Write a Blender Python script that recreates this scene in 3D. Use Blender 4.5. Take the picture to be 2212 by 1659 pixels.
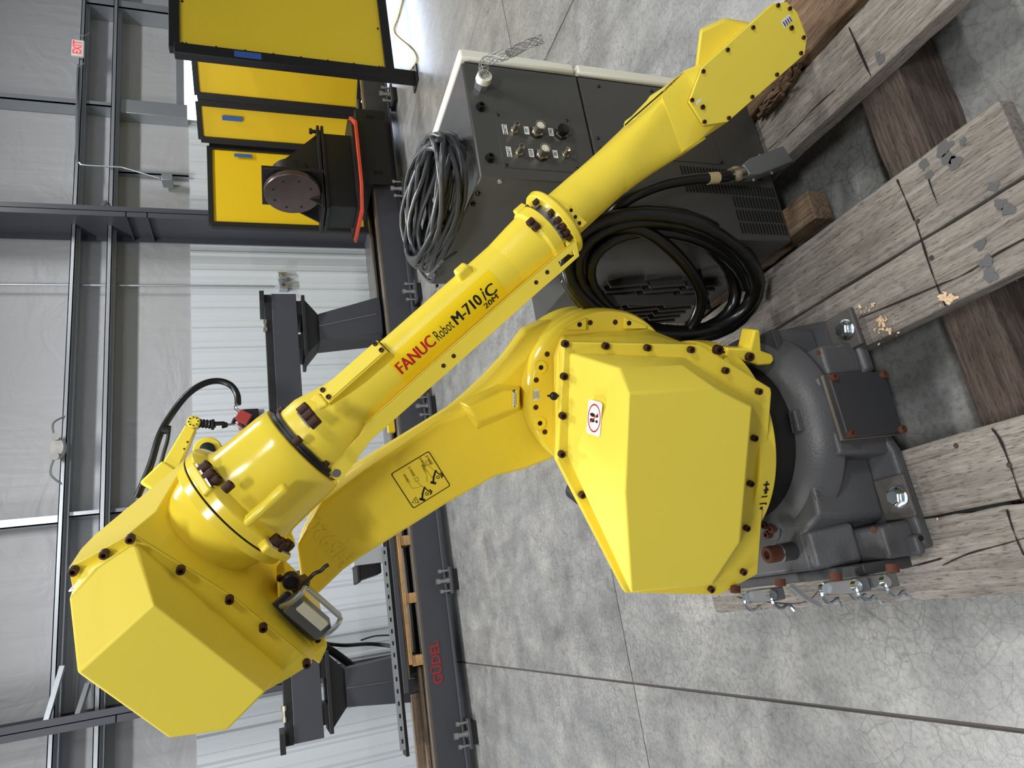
import bpy, bmesh, math, random
import numpy as np
from mathutils import Vector, Matrix, Quaternion

for o in list(bpy.data.objects): bpy.data.objects.remove(o, do_unlink=True)
S = bpy.context.scene
C = S.collection
random.seed(7)

# ------------------------------------------------------------------ camera
# the photo was taken with the camera turned on its side: world "down" is image right
IW, IH, FPX = 2212.0, 1659.0, 1468.0
CX, CY, EYE = IW/2, IH/2, 1.65
def nz(v):
    v = np.array(v, float); return v/np.linalg.norm(v)
_up = -nz([5050-CX, 655-CY, FPX])
_x = np.array([355-CX, -3800-CY, FPX]); _x = nz(_x-_x.dot(_up)*_up)
_y = np.cross(_up, _x)
RC = np.array([_x, _y, _up])                    # world = RC @ camera(x right, y down, z forward)
cam_d = bpy.data.cameras.new('camera'); cam = bpy.data.objects.new('camera', cam_d); C.objects.link(cam)
cam_d.sensor_fit = 'HORIZONTAL'; cam_d.sensor_width = 36; cam_d.lens = FPX/IW*36; cam_d.clip_end = 200
_r, _u, _b = RC@np.array([1,0,0]), RC@np.array([0,-1,0]), RC@np.array([0,0,-1])
cam.matrix_world = Matrix(((_r[0],_u[0],_b[0],0),(_r[1],_u[1],_b[1],0),(_r[2],_u[2],_b[2],EYE),(0,0,0,1)))
S.camera = cam

# ------------------------------------------------------------------ light
w = bpy.data.worlds.new('world'); S.world = w; w.use_nodes = True
w.node_tree.nodes['Background'].inputs[0].default_value = (0.95, 0.97, 1.0, 1)
w.node_tree.nodes['Background'].inputs[1].default_value = 0.12
def bay(x, y, z, p, sx=1.3, sy=0.45):
    l = bpy.data.lights.new('high_bay', 'AREA'); l.shape = 'RECTANGLE'; l.size = sx; l.size_y = sy; l.energy = p
    l.color = (1.0, 0.995, 0.985)
    o = bpy.data.objects.new('high_bay_light', l); C.objects.link(o); o.location = (x, y, z); o.rotation_euler = (0, 0, 0)
for x, y, p in ((-2.8, 1.2, 60), (2.2, 0.4, 78), (-2.6, 5.4, 195), (2.4, 5.4, 185), (7.2, 5.4, 165), (-1.2, -3.6, 200), (3.4, -3.8, 190), (-6.6, 2.6, 110)):
    bay(x, y, 6.2, p)
S.view_settings.view_transform = 'Standard'; S.view_settings.look = 'None'
S.view_settings.exposure = 0.36; S.view_settings.gamma = 1.0; S.view_settings.use_curve_mapping = False

# ------------------------------------------------------------------ measuring helpers
EYEP = np.array([0, 0, EYE])
def ray(px, py): return RC@np.array([px-CX, py-CY, FPX])
def on(px, py, p, n):
    r = ray(px, py); t = np.dot(np.array(p, float)-EYEP, n)/np.dot(r, n); return Vector(EYEP+t*r)
def GZ(px, py, z): return on(px, py, (0,0,z), np.array([0,0,1.]))
def GY(px, py, y): return on(px, py, (0,y,0), np.array([0,1.,0]))
def GX(px, py, x): return on(px, py, (x,0,0), np.array([1.,0,0]))
JX = np.array([.312, 1.495, 0.]); A_ = math.radians(150)
RE = np.array([math.cos(A_), math.sin(A_), 0.]); RN = np.array([-.5, -math.sqrt(3)/2, 0.])
VE, VN, VZ = Vector(RE), Vector(RN), Vector((0,0,1))
def RP(px, py, no): return on(px, py, JX+no*RN, RN)     # point on the robot's swing plane, no metres towards the viewer
def RS(s, z, no): return Vector(JX+s*RE+no*RN)+Vector((0,0,z))
def depth(p): return float((RC.T@(np.array(p)-EYEP))[2])
def m_px(p, px): return px*depth(p)/FPX

# ------------------------------------------------------------------ mesh helpers
WL = {}
class MB:
    def __init__(s): s.v = []; s.f = []
    def add(s, vs, fs):
        k = len(s.v); s.v += [Vector(v) for v in vs]; s.f += [tuple(i+k for i in f) for f in fs]; return s
    def box(s, a, b):
        x0,x1 = sorted((a[0],b[0])); y0,y1 = sorted((a[1],b[1])); z0,z1 = sorted((a[2],b[2]))
        return s.add([(x0,y0,z0),(x1,y0,z0),(x1,y1,z0),(x0,y1,z0),(x0,y0,z1),(x1,y0,z1),(x1,y1,z1),(x0,y1,z1)],
                     [(0,3,2,1),(4,5,6,7),(0,1,5,4),(1,2,6,5),(2,3,7,6),(3,0,4,7)])
    def obox(s, c, ax, ay, az):            # centre and three half-axis vectors
        c, ax, ay, az = map(Vector, (c, ax, ay, az)); p = []
        for k in (-1,1):
            for i, j in ((-1,-1),(1,-1),(1,1),(-1,1)): p.append(c+ax*i+ay*j+az*k)
        return s.add(p, [(0,3,2,1),(4,5,6,7),(0,1,5,4),(1,2,6,5),(2,3,7,6),(3,0,4,7)])
    def loft(s, rings, cap0=True, cap1=True, closed=True):
        n = len(rings[0]); vs = [p for r in rings for p in r]; fs = []
        for k in range(len(rings)-1):
            for i in range(n if closed else n-1):
                j = (i+1) % n; fs.append((k*n+i, k*n+j, (k+1)*n+j, (k+1)*n+i))
        if cap0: fs.append(tuple(range(n-1, -1, -1)))
        if cap1: fs.append(tuple((len(rings)-1)*n+i for i in range(n)))
        return s.add(vs, fs)
    def prism(s, poly, vec):
        vec = Vector(vec); return s.loft([[Vector(p) for p in poly], [Vector(p)+vec for p in poly]])
    def lathe(s, p0, ax, prof, seg=40, ref=None, cap0=True, cap1=True):
        ax = Vector(ax).normalized(); p0 = Vector(p0)
        u = ax.orthogonal().normalized() if ref is None else (Vector(ref)-ax*Vector(ref).dot(ax)).normalized()
        v = ax.cross(u); rings = []
        for t, r in prof:
            rings.append([p0+ax*t+(u*math.cos(2*math.pi*i/seg)+v*math.sin(2*math.pi*i/seg))*r for i in range(seg)])
        return s.loft(rings, cap0, cap1)
    def cyl(s, a, b, r, seg=20): a, b = Vector(a), Vector(b); return s.lathe(a, b-a, [(0,r),((b-a).length,r)], seg)
    def tube(s, pts, r, seg=8, cap=True):
        pts = [Vector(p) for p in pts]; rings = []; n = len(pts); u = None
        for i, p in enumerate(pts):
            t = (pts[min(i+1,n-1)]-pts[max(i-1,0)]).normalized()
            if u is None: u = t.orthogonal().normalized()
            else: u = (u-t*u.dot(t)); u = u.normalized() if u.length > 1e-6 else t.orthogonal().normalized()
            v = t.cross(u); rr = r[i] if isinstance(r, (list,tuple)) else r
            rings.append([p+(u*math.cos(2*math.pi*k/seg)+v*math.sin(2*math.pi*k/seg))*rr for k in range(seg)])
        return s.loft(rings, cap, cap)
def spline(pts, n=8, closed=False):
    P = [Vector(p) for p in pts]; out = []; m = len(P)
    for i in range(m if closed else m-1):
        if closed: a,b,c,d = P[i-1],P[i],P[(i+1)%m],P[(i+2)%m]
        else: a,b,c,d = P[max(i-1,0)],P[i],P[i+1],P[min(i+2,m-1)]
        for k in range(n):
            t = k/n; out.append(.5*((2*b)+(c-a)*t+(2*a-5*b+4*c-d)*t*t+(3*b-3*c+d-a)*t**3))
    if not closed: out.append(P[-1])
    return out
def tomesh(name, mb, mats, smooth=True, ang=32):
    me = bpy.data.meshes.new(name); bm = bmesh.new()
    vs = [bm.verts.new(v) for v in mb.v]
    for f in mb.f:
        try: bm.faces.new([vs[i] for i in f])
        except ValueError: pass
    bmesh.ops.recalc_face_normals(bm, faces=bm.faces)
    if smooth:
        a = math.radians(ang)
        for f in bm.faces: f.smooth = True
        for e in bm.edges:
            if len(e.link_faces) != 2 or e.calc_face_angle(0) > a: e.smooth = False
    bm.to_mesh(me); bm.free()
    for m in (mats if isinstance(mats,(list,tuple)) else [mats]): me.materials.append(m)
    return me
def base_of(vs):
    xs=[v.x for v in vs]; ys=[v.y for v in vs]; zs=[v.z for v in vs]
    return Vector(((min(xs)+max(xs))/2,(min(ys)+max(ys))/2,min(zs)))
def obj(name, mb, mat, parent=None, bevel=0, seg=2, smooth=True, ang=32, label=None):
    o0 = base_of(mb.v); mb.v = [v-o0 for v in mb.v]
    me = tomesh(name, mb, mat, smooth, ang); o = bpy.data.objects.new(name, me); C.objects.link(o)
    WL[o.name] = o0.copy()
    if parent: o.parent = parent; o.location = o0-WL[parent.name]
    else: o.location = o0
    if bevel:
        b = o.modifiers.new('bevel','BEVEL'); b.width = bevel; b.segments = seg; b.limit_method = 'ANGLE'; b.angle_limit = math.radians(30)
        for p in me.polygons: p.use_smooth = True
        b.harden_normals = False
    if label: o['label'] = label
    return o
def place(name, me, loc, axis, parent=None, roll=0, scale=None):       # shared mesh, its +Z turned to axis
    o = bpy.data.objects.new(name, me); C.objects.link(o); loc = Vector(loc)
    WL[o.name] = loc.copy()
    o.rotation_mode = 'QUATERNION'
    o.rotation_quaternion = Vector((0,0,1)).rotation_difference(Vector(axis).normalized()) @ Quaternion((0,0,1), roll)
    if scale: o.scale = scale
    if parent: o.parent = parent; o.location = loc-WL[parent.name]
    else: o.location = loc
    return o
def empty(name, loc, label, cat, group=None):
    o = bpy.data.objects.new(name, None); C.objects.link(o); o.location = loc; o.empty_display_size = .1
    WL[o.name] = Vector(loc); o['label'] = label; o['category'] = cat
    if group: o['group'] = group
    return o
def tag(o, label, cat, group=None):
    o['label'] = label; o['category'] = cat
    if group: o['group'] = group
    return o
def struct(o, label=None):
    o['kind'] = 'structure'
    if label: o['label'] = label
    return o
def text_pts(txt, size, bold=0.0, shear=0.0, sx=1.0, align='CENTER'):
    """flat lettering as vertices in a local x/y plane"""
    cu = bpy.data.curves.new('t', 'FONT'); cu.body = txt; cu.size = size; cu.offset = bold; cu.shear = shear
    cu.align_x = align; cu.align_y = 'CENTER'; cu.resolution_u = 3; cu.fill_mode = 'FRONT'
    o = bpy.data.objects.new('t', cu); C.objects.link(o)
    dg = bpy.context.evaluated_depsgraph_get(); me = o.evaluated_get(dg).to_mesh()
    vs = [(v.co.x*sx, v.co.y) for v in me.vertices]; fs = [tuple(p.vertices) for p in me.polygons]
    o.evaluated_get(dg).to_mesh_clear(); bpy.data.objects.remove(o); bpy.data.curves.remove(cu)
    return vs, fs
def lettering(name, txt, size, org, xd, yd, mat, parent, bold=0.0, shear=0.0, sx=1.0, wrap=None, align='CENTER', lift=0.0, fit=None, dup=0.0):
    vs, fs = text_pts(txt, size, bold, shear, sx, align)
    org, xd, yd = Vector(org), Vector(xd).normalized(), Vector(yd); yd = (yd-xd*yd.dot(xd)).normalized()
    if fit:
        xs = [x for x,_ in vs]; k = fit/(max(xs)-min(xs)); c = (max(xs)+min(xs))/2; vs = [((x-c)*k, y) for x, y in vs]
    if dup:
        n0 = len(vs); base_ = list(vs); f0 = list(fs); vs = [(x+k*dup, y) for k in (-1,0,1) for x, y in base_]; fs = [tuple(i+k*n0 for i in f) for k in range(3) for f in f0]
    nn = xd.cross(yd); P = [org+xd*x+yd*y+nn*lift for x, y in vs]
    if wrap:
        bm = bmesh.new(); bv = [bm.verts.new(p) for p in P]
        for f in fs:
            try: bm.faces.new([bv[i] for i in f])
            except ValueError: pass
        bmesh.ops.triangulate(bm, faces=bm.faces)
        for _ in range(5):
            es = [e for e in bm.edges if e.calc_length() > .004]
            if not es: break
            bmesh.ops.subdivide_edges(bm, edges=es, cuts=1); bmesh.ops.triangulate(bm, faces=bm.faces)
        bm.verts.index_update(); P = [wrap(v.co.copy()) for v in bm.verts]; fs = [tuple(v.index for v in f.verts) for f in bm.faces]; bm.free()
    mb = MB(); mb.add(P, fs)
    return obj(name, mb, mat, parent, smooth=False)
def patch(org, xd, yd, w, h, wrap=None, nx=1, ny=1, lift=0.0):
    org, xd, yd = Vector(org), Vector(xd).normalized(), Vector(yd); yd = (yd-xd*yd.dot(xd)).normalized(); nn = xd.cross(yd)
    vs = [org+xd*(w*(i/nx-.5))+yd*(h*(j/ny-.5))+nn*lift for j in range(ny+1) for i in range(nx+1)]
    if wrap: vs = [wrap(p) for p in vs]
    fs = [(j*(nx+1)+i, j*(nx+1)+i+1, (j+1)*(nx+1)+i+1, (j+1)*(nx+1)+i) for j in range(ny) for i in range(nx)]
    m = MB(); m.add(vs, fs); return m

# ------------------------------------------------------------------ materials
def srgb(r, g, b):
    f = lambda c: c/12.92 if c <= .04045 else ((c+.055)/1.055)**2.4
    return (f(r/255), f(g/255), f(b/255), 1)
class NT:
    def __init__(s, name):
        s.m = bpy.data.materials.new(name); s.m.use_nodes = True; s.t = s.m.node_tree
        s.b = s.t.nodes['Principled BSDF']; s.tc = s.n('ShaderNodeTexCoord')
    def n(s, t, **k):
        q = s.t.nodes.new(t)
        for a, v in k.items(): setattr(q, a, v)
        return q
    def l(s, a, b): s.t.links.new(a, b)
    def mapping(s, scale, src='Object', rot=(0,0,0)):
        m = s.n('ShaderNodeMapping'); m.inputs['Scale'].default_value = scale; m.inputs['Rotation'].default_value = rot
        s.l(s.tc.outputs[src], m.inputs[0]); return m.outputs[0]
    def noise(s, vec, scale, detail=4, rough=.55, dist=0):
        q = s.n('ShaderNodeTexNoise'); q.inputs['Scale'].default_value = scale; q.inputs['Detail'].default_value = detail
        q.inputs['Roughness'].default_value = rough; q.inputs['Distortion'].default_value = dist
        s.l(vec, q.inputs['Vector']); return q.outputs['Fac']
    def ramp(s, fac, stops):
        q = s.n('ShaderNodeValToRGB'); e = q.color_ramp.elements
        while len(e) < len(stops): e.new(.5)
        for i, (p, c) in enumerate(stops): e[i].position = p; e[i].color = c if len(c) == 4 else (*c, 1)
        s.l(fac, q.inputs[0]); return q.outputs[0]
    def mix(s, fac, a, b, mode='MIX'):
        q = s.n('ShaderNodeMix', data_type='RGBA', blend_type=mode)
        for i, x in ((0, fac), (6, a), (7, b)):
            if hasattr(x, 'is_output'): s.l(x, q.inputs[i])
            else: q.inputs[i].default_value = x
        return q.outputs[2]
    def math(s, op, a, b=0.0, c=0.0):
        q = s.n('ShaderNodeMath', operation=op)
        for i, x in enumerate((a, b, c)):
            if hasattr(x, 'is_output'): s.l(x, q.inputs[i])
            else: q.inputs[i].default_value = x
        return q.outputs[0]
    def bump(s, h, strength=.3, dist=.01, normal=None):
        q = s.n('ShaderNodeBump'); q.inputs['Strength'].default_value = strength; q.inputs['Distance'].default_value = dist
        s.l(h, q.inputs['Height'])
        if normal: s.l(normal, q.inputs['Normal'])
        s.l(q.outputs[0], s.b.inputs['Normal']); return q.outputs[0]
def plain(name, rgb, rough=.5, metal=0.0, bump=0.0, bscale=400, var=0.0, vscale=6, spec=None, coat=0.0, emit=0.0):
    t = NT(name); c = srgb(*rgb); t.b.inputs['Base Color'].default_value = c
    t.b.inputs['Roughness'].default_value = rough; t.b.inputs['Metallic'].default_value = metal
    if spec is not None: t.b.inputs['Specular IOR Level'].default_value = spec
    if coat: t.b.inputs['Coat Weight'].default_value = coat; t.b.inputs['Coat Roughness'].default_value = .12
    if var:
        f = t.noise(t.mapping((1,1,1)), vscale, 6, .6)
        t.l(t.mix(f, tuple(x*(1-var) for x in c[:3])+(1,), tuple(min(1,x*(1+var)) for x in c[:3])+(1,)), t.b.inputs['Base Color'])
    if bump: t.bump(t.noise(t.mapping((1,1,1)), bscale, 2, .5), bump, .0015)
    if emit: t.b.inputs['Emission Color'].default_value = c; t.b.inputs['Emission Strength'].default_value = emit
    return t.m

M = {}
M['yellow'] = plain('robot_yellow_paint', (243, 219, 70), .36, bump=.22, bscale=260, var=.03, spec=.45)
M['yellow_gloss'] = plain('robot_yellow_gloss', (243, 219, 70), .18, bump=.05, bscale=60, var=.03, spec=.5)
M['yellow_flat'] = plain('yellow_sheet_paint', (243, 221, 78), .55, bump=.10, bscale=700, var=.02, spec=.4)
M['decal'] = plain('decal_yellow', (248, 214, 20), .3)
M['dgray'] = plain('dark_grey_casting', (80, 81, 84), .42, bump=.45, bscale=180, var=.18, vscale=9)
M['dgray_flat'] = plain('dark_grey_plate', (58, 59, 62), .5, bump=.1, bscale=500, var=.06)
M['black'] = plain('black_metal', (18, 18, 19), .5, var=.2, vscale=30)
M['blackgloss'] = plain('black_rubber_gloss', (13, 13, 14), .28, bump=.1, bscale=120, spec=.55)
M['rubber'] = plain('grey_black_cable', (52, 54, 58), .38, bump=.12, bscale=200)
M['void'] = plain('dark_hole', (5, 5, 5), .9)
M['steel'] = plain('bare_steel', (190, 190, 188), .28, 1.0, var=.1, vscale=30)
M['zinc'] = plain('zinc_plated', (205, 215, 224), .2, 1.0, bump=.15, bscale=90, var=.12, vscale=60)
M['nickel'] = plain('nickel_brass', (205, 196, 176), .25, 1.0, var=.08, vscale=50)
M['galv'] = plain('galvanised_steel', (178, 184, 190), .38, .75, var=.06, vscale=18)
M['white'] = plain('white_print', (232, 234, 233), .45)
M['black_print'] = plain('black_print', (14, 14, 14), .5)
M['red_print'] = plain('red_print', (196, 22, 22), .45)
M['red_dim'] = plain('faded_red_print', (150, 42, 44), .55)
M['grayprint'] = plain('grey_print', (70, 70, 72), .5)
M['rust_bolt'] = plain('browned_bolt', (66, 38, 28), .5, .35, bump=.3, bscale=500, var=.3, vscale=120)
M['rust'] = plain('rusty_bolt', (98, 58, 42), .75, .2, bump=.5, bscale=400, var=.4, vscale=150)
M['cab'] = plain('controller_charcoal', (72, 72, 70), .34, bump=.12, bscale=900, var=.07, vscale=5)
M['cab_top'] = plain('controller_charcoal_top', (78, 79, 80), .2, var=.15, vscale=9, spec=1.0, coat=1.0)
M['ivory'] = plain('ivory_paint', (236, 235, 221), .4)
M['orange'] = plain('orange_paint', (205, 72, 44), .45, var=.12)
M['bluetape'] = plain('blue_tape', (52, 92, 160), .6)
M['track'] = plain('track_blue_grey', (66, 67, 74), .5, var=.08, vscale=3)
M['trackdark'] = plain('track_dark', (34, 34, 37), .5, var=.15, vscale=6)
M['railsteel'] = plain('rail_worn_steel', (120, 110, 98), .4, .5, var=.2, vscale=12)
M['column'] = plain('column_grey_paint', (72, 74, 82), .42, var=.05)
M['emlight'] = plain('grey_plastic', (176,174,172), .5)

def wood(name, axis, light, mid, dark, brown=.0, gscale=1.0):
    t = NT(name); sc = [90, 90, 90]; sc[axis] = 5
    v = t.mapping(tuple(a*gscale for a in sc)); g = t.noise(v, 1.0, 7, .7, .6)
    sc2 = [300, 300, 300]; sc2[axis] = 40
    g2 = t.noise(t.mapping(tuple(sc2)), 1.0, 3, .6)
    blot = t.noise(t.mapping((4,4,4)), 1.0, 4, .6)
    col = t.ramp(g, [(.22, srgb(*dark)), (.48, srgb(*mid)), (.75, srgb(*light))])
    col = t.mix(t.math('MULTIPLY', g2, .55), col, srgb(*dark), 'MIX') if False else col
    pit = t.ramp(g2, [(.30, (.25,.23,.21,1)), (.46, (1,1,1,1))])
    col = t.mix(.75, col, pit, 'MULTIPLY')
    bl = t.ramp(blot, [(.35, (.72,.70,.68,1)), (.65, (1.0,.98,.95,1))])
    col = t.mix(1.0, col, bl, 'MULTIPLY')
    if brown:
        bf = t.ramp(t.noise(t.mapping((7,3,3)), 1.0, 4, .6), [(.52, (0,0,0,1)), (.66, (1,1,1,1))])
        col = t.mix(t.math('MULTIPLY', bf, brown), col, srgb(118, 92, 68))
    t.l(col, t.b.inputs['Base Color']); t.b.inputs['Roughness'].default_value = .85
    t.b.inputs['Specular IOR Level'].default_value = .2
    h = t.math('ADD', t.math('MULTIPLY', g, .6), t.math('MULTIPLY', g2, .5))
    t.bump(h, .7, .006); return t.m
M['plank'] = wood('weathered_plank', 1, (184,180,175), (150,145,140), (92,87,83))
M['plank_b'] = wood('weathered_plank_brown', 1, (160,146,128), (122,106,88), (74,60,48), .4)
M['timber'] = wood('dark_cross_timber', 0, (122,112,106), (88,78,73), (50,43,40))
M['bark'] = wood('rough_bark_board', 1, (158,138,118), (120,98,80), (58,44,36), .4, .8)
M['freshwood'] = wood('pallet_wood', 0, (214,182,136), (190,152,104), (140,104,66))
M['oldwood'] = wood('old_strip_wood', 0, (176,160,138), (140,124,106), (92,78,64))
M['chips'] = plain('wood_shavings', (226,198,164), .8)

def concrete():
    t = NT('concrete_floor'); g = 'Object'
    o = t.mapping((1,1,1), g)
    big = t.noise(o, .55, 5, .6, .4); mid = t.noise(o, 3.2, 6, .65, .3); fine = t.noise(o, 60, 4, .7)
    streak = t.noise(t.mapping((9,2.2,1), g), 1.0, 5, .6, .5)
    warp = t.n('ShaderNodeMix', data_type='VECTOR'); 
    wn = t.n('ShaderNodeTexNoise'); wn.inputs['Scale'].default_value = 9; t.l(o, wn.inputs['Vector'])
    warp.inputs[0].default_value = .018; t.l(o, warp.inputs[4]); t.l(wn.outputs['Color'], warp.inputs[5])
    vor = t.n('ShaderNodeTexVoronoi', feature='DISTANCE_TO_EDGE'); vor.inputs['Scale'].default_value = 34
    t.l(warp.outputs[1], vor.inputs['Vector'])
    vor2 = t.n('ShaderNodeTexVoronoi', feature='DISTANCE_TO_EDGE'); vor2.inputs['Scale'].default_value = 15
    t.l(warp.outputs[1], vor2.inputs['Vector'])
    crk = t.ramp(vor.outputs['Distance'], [(.0, (1,1,1,1)), (.07, (0,0,0,1))])
    crk2 = t.ramp(vor2.outputs['Distance'], [(.0, (1,1,1,1)), (.035, (0,0,0,1))])
    cm = t.ramp(t.noise(o, 1.7, 4, .6), [(.40, (0,0,0,1)), (.62, (1,1,1,1))])
    cm2 = t.ramp(t.noise(t.mapping((1.2,1.2,1.2), g, (0,0,1)), 1.3, 4, .6), [(.36, (0,0,0,1)), (.56, (1,1,1,1))])
    base = t.ramp(mid, [(.25, srgb(112,113,114)), (.5, srgb(142,143,143)), (.78, srgb(172,171,168))])
    base = t.mix(1.0, base, t.ramp(big, [(.3, (.86,.86,.87,1)), (.7, (1.08,1.07,1.04,1))]), 'MULTIPLY')
    base = t.mix(1.0, base, t.ramp(streak, [(.32, (.82,.82,.83,1)), (.6, (1.04,1.04,1.02,1))]), 'MULTIPLY')
    base = t.mix(1.0, base, t.ramp(fine, [(.34, (.74,.74,.74,1)), (.55, (1.03,1.03,1.03,1))]), 'MULTIPLY')
    base = t.mix(t.math('MULTIPLY', t.math('MULTIPLY', crk, cm), .38), base, srgb(66,66,66))
    base = t.mix(t.math('MULTIPLY', t.math('MULTIPLY', crk2, cm2), .42), base, srgb(62,62,62))
    st = t.noise(t.mapping((5,2.2,1), g), 1.0, 3, .5, 1.2)
    base = t.mix(t.math('MULTIPLY', t.ramp(st, [(.70, (0,0,0,1)), (.74, (1,1,1,1))]), .4), base, srgb(84,84,84))
    t.l(base, t.b.inputs['Base Color'])
    t.l(t.math('ADD', t.math('MULTIPLY', mid, .25), .22), t.b.inputs['Roughness'])
    t.bump(fine, .12, .003)
    return t.m
M['floor'] = concrete()
M['joint'] = plain('joint_filler', (92, 86, 82), .8, var=.2, vscale=60)

def vinyl():
    t = NT('insulation_vinyl')
    v = t.mapping((6,1,.7)); a = t.noise(v, 1.0, 3, .45, .6); b = t.noise(t.mapping((.8,1,1.2)), 1.3, 3, .5, 2.2)
    t.b.inputs['Base Color'].default_value = srgb(176, 178, 181); t.b.inputs['Roughness'].default_value = .48
    t.bump(t.math('ADD', a, t.math('MULTIPLY', b, 1.6)), .30, .05); return t.m
M['vinyl'] = vinyl()
M['liner'] = plain('white_liner_panel', (210, 217, 222), .38, var=.015, vscale=2)

def treadplate():
    t = NT('yellow_tread_plate')
    v = t.mapping((1,1,1)); sep = t.n('ShaderNodeSeparateXYZ'); t.l(v, sep.inputs[0])
    def lug(off, sign):
        a = t.math('MULTIPLY', t.math('ADD', sep.outputs[0], t.math('MULTIPLY', sep.outputs[2], sign)), 20)
        b = t.math('MULTIPLY', t.math('SUBTRACT', sep.outputs[2], t.math('MULTIPLY', sep.outputs[0], sign)), 20)
        fa = t.math('ABSOLUTE', t.math('SUBTRACT', t.math('FRACT', t.math('ADD', a, off)), .5))
        fb = t.math('ABSOLUTE', t.math('SUBTRACT', t.math('FRACT', t.math('ADD', b, off)), .5))
        return t.math('MULTIPLY', t.math('LESS_THAN', fa, .30), t.math('LESS_THAN', fb, .09))
    h = t.math('MAXIMUM', lug(0, 1), 0)
    t.b.inputs['Base Color'].default_value = srgb(244, 212, 48); t.b.inputs['Roughness'].default_value = .38
    t.bump(h, 1.0, .012); return t.m
M['tread'] = treadplate()
M['guardyellow'] = plain('guard_yellow_sheet', (226, 190, 30), .4)
M['sky'] = plain('daylight_outside', (226, 236, 255), 1, emit=4.5)

# ================================================================== THE BUILDING
fb = MB().box((-11,-5,-.2),(16,9.6,-.012)); floor = struct(obj('floor', fb, M['joint'], smooth=False), 'grey cracked concrete floor cut into slabs')
XL = [-11,-7.336,-3.906,-.476,2.954,6.384,9.814,16]; YL = [-5,-.183,3.247,6.677,9.6]
for i in range(len(XL)-1):
    for j in range(len(YL)-1):
        obj('slab', MB().box((XL[i]+.006,YL[j]+.004,-.012),(XL[i+1]-.006,YL[j+1]-.004,0)), M['floor'], floor, smooth=False)
WY = 9.55
wb = MB().box((-8,WY,0),(7.75,WY+.12,2.5)); wall = struct(obj('wall_back', wb, M['liner'], smooth=False), 'white ribbed metal liner wall')
def liner_mesh():
    m = MB(); W = .915; prof = [(0,0)]
    for k in range(3):
        c = .1525+.305*k
        prof += [(c-.075,0),(c-.045,-.028),(c-.015,-.028),(c+.015,0),(c+.085,0),(c+.09,-.008),(c+.105,-.008),(c+.11,0)]
    prof += [(W,0)]; n = len(prof)
    vs = [Vector((x,y,z)) for z in (0,2.5) for x,y in prof]; m.add(vs, [(i,i+1,n+i+1,n+i) for i in range(n-1)])
    return tomesh('liner_panel', m, M['liner'], ang=20)
lm = liner_mesh()
for k in range(14): place('panel', lm, (7.74-.915*(k+1), WY-.004, 0), (0,0,1), wall)
sc_me = tomesh('screw', MB().lathe((0,0,0),(0,0,1),[(0,.009),(.006,.007)],8), M['black'])
for k in range(24):
    for z in (2.28, .35): place('screw', sc_me, (7.6-.305*k*1.0-.02, WY-.01, z), (0,-1,0), wall)
ub = MB()
ub.add([(x, WY+.02, z) for z in (2.5,7.5) for x in (-9,7.75)], [(0,1,3,2)])
ub.add([(x, WY+.02, z) for z in (2.57,7.5) for x in (7.75,15)], [(0,1,3,2)])
ub.add([(x, WY+.02, z) for z in (-.1,2.57) for x in (11.6,15)], [(0,1,3,2)])
struct(obj('wall_upper', ub, M['vinyl'], smooth=False), 'white vinyl faced insulation above the liner')
struct(obj('trim_1', MB().box((7.7,WY-.1,2.55),(11.7,WY+.1,2.66)), M['galv'], bevel=.004), 'steel header over the open doorway')
struct(obj('trim_2', MB().box((7.62,WY-.2,2.5),(7.86,WY+.1,3.44)), M['galv'], bevel=.004), 'steel door jamb channel')
sky = struct(obj('outdoor_sky', MB().box((6.5,12.5,-1),(16,12.6,8)), M['sky'], smooth=False), 'overexposed daylight outside the open doorway')
def girt(n, z0, z1, yf):
    m = MB(); m.box((-9,yf,z0),(15,yf+.012,z1)); m.box((-9,yf,z0),(15,WY+.02,z0+.01)); m.box((-9,yf+.1,z0-.03),(15,yf+.115,z0))
    m.box((-9,yf,z1-.01),(15,WY,z1))
    return struct(obj(n, m, M['galv'], smooth=False), 'galvanised wall girt')
girt('trim_3', 3.85, 3.905, 9.2); girt('trim_4', 3.425, 3.485, 9.2)
def strut(n, px, py, w, z0, z1, y=9.32):
    p = GY(px, py, y); m = MB().box((p.x-w/2,y,z0),(p.x+w/2,y+.02,z1)).box((p.x-w/2,y,z0),(p.x-w/2+.015,WY,z1))
    return struct(obj(n, m, M['galv'], smooth=False), 'galvanised vertical strut between girts')
strut('trim_5', 80, 212, .09, 3.9, 7.4); strut('trim_6', 210, 223, .07, 3.48, 3.85)
strut('trim_7', 330, 373, .05, 2.5, 3.43, 9.45); strut('trim_8', 60, 1128, .10, 3.9, 7.4); strut('trim_9', 170, 1110, .06, 3.48, 3.85)
strut('trim_10', 245, 1104, .06, 2.5, 3.43, 9.45); strut('trim_11', 275, 10, .14, 2.66, 3.9, 9.25)
def column(n, xc):
    m = MB(); yf = 8.85
    m.box((xc-.075,yf,0),(xc+.075,yf+.014,7.5)); m.box((xc-.075,WY-.06,0),(xc+.075,WY-.046,7.5)); m.box((xc-.005,yf,0),(xc+.005,WY-.05,7.5))
    for z in (2.95, 3.2): m.box((xc-.075,yf,z),(xc,WY-.05,z+.012))
    return struct(obj(n, m, M['column'], smooth=False), 'dark grey steel frame column')
column('trim_12', 5.62); column('trim_13', -.507)
def brace(n, a, b):
    m = MB().tube([a,b], .035, 4); return struct(obj(n, m, M['galv'], smooth=False), 'diagonal flange brace to the column')
brace('trim_14', GY(135,1440,9.2), GY(100,1558,8.95)); brace('trim_15', GY(190,1478,9.2), GY(168,1545,8.95))
brace('trim_16', GY(228,437,9.2), GY(218,452,8.95))

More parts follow.
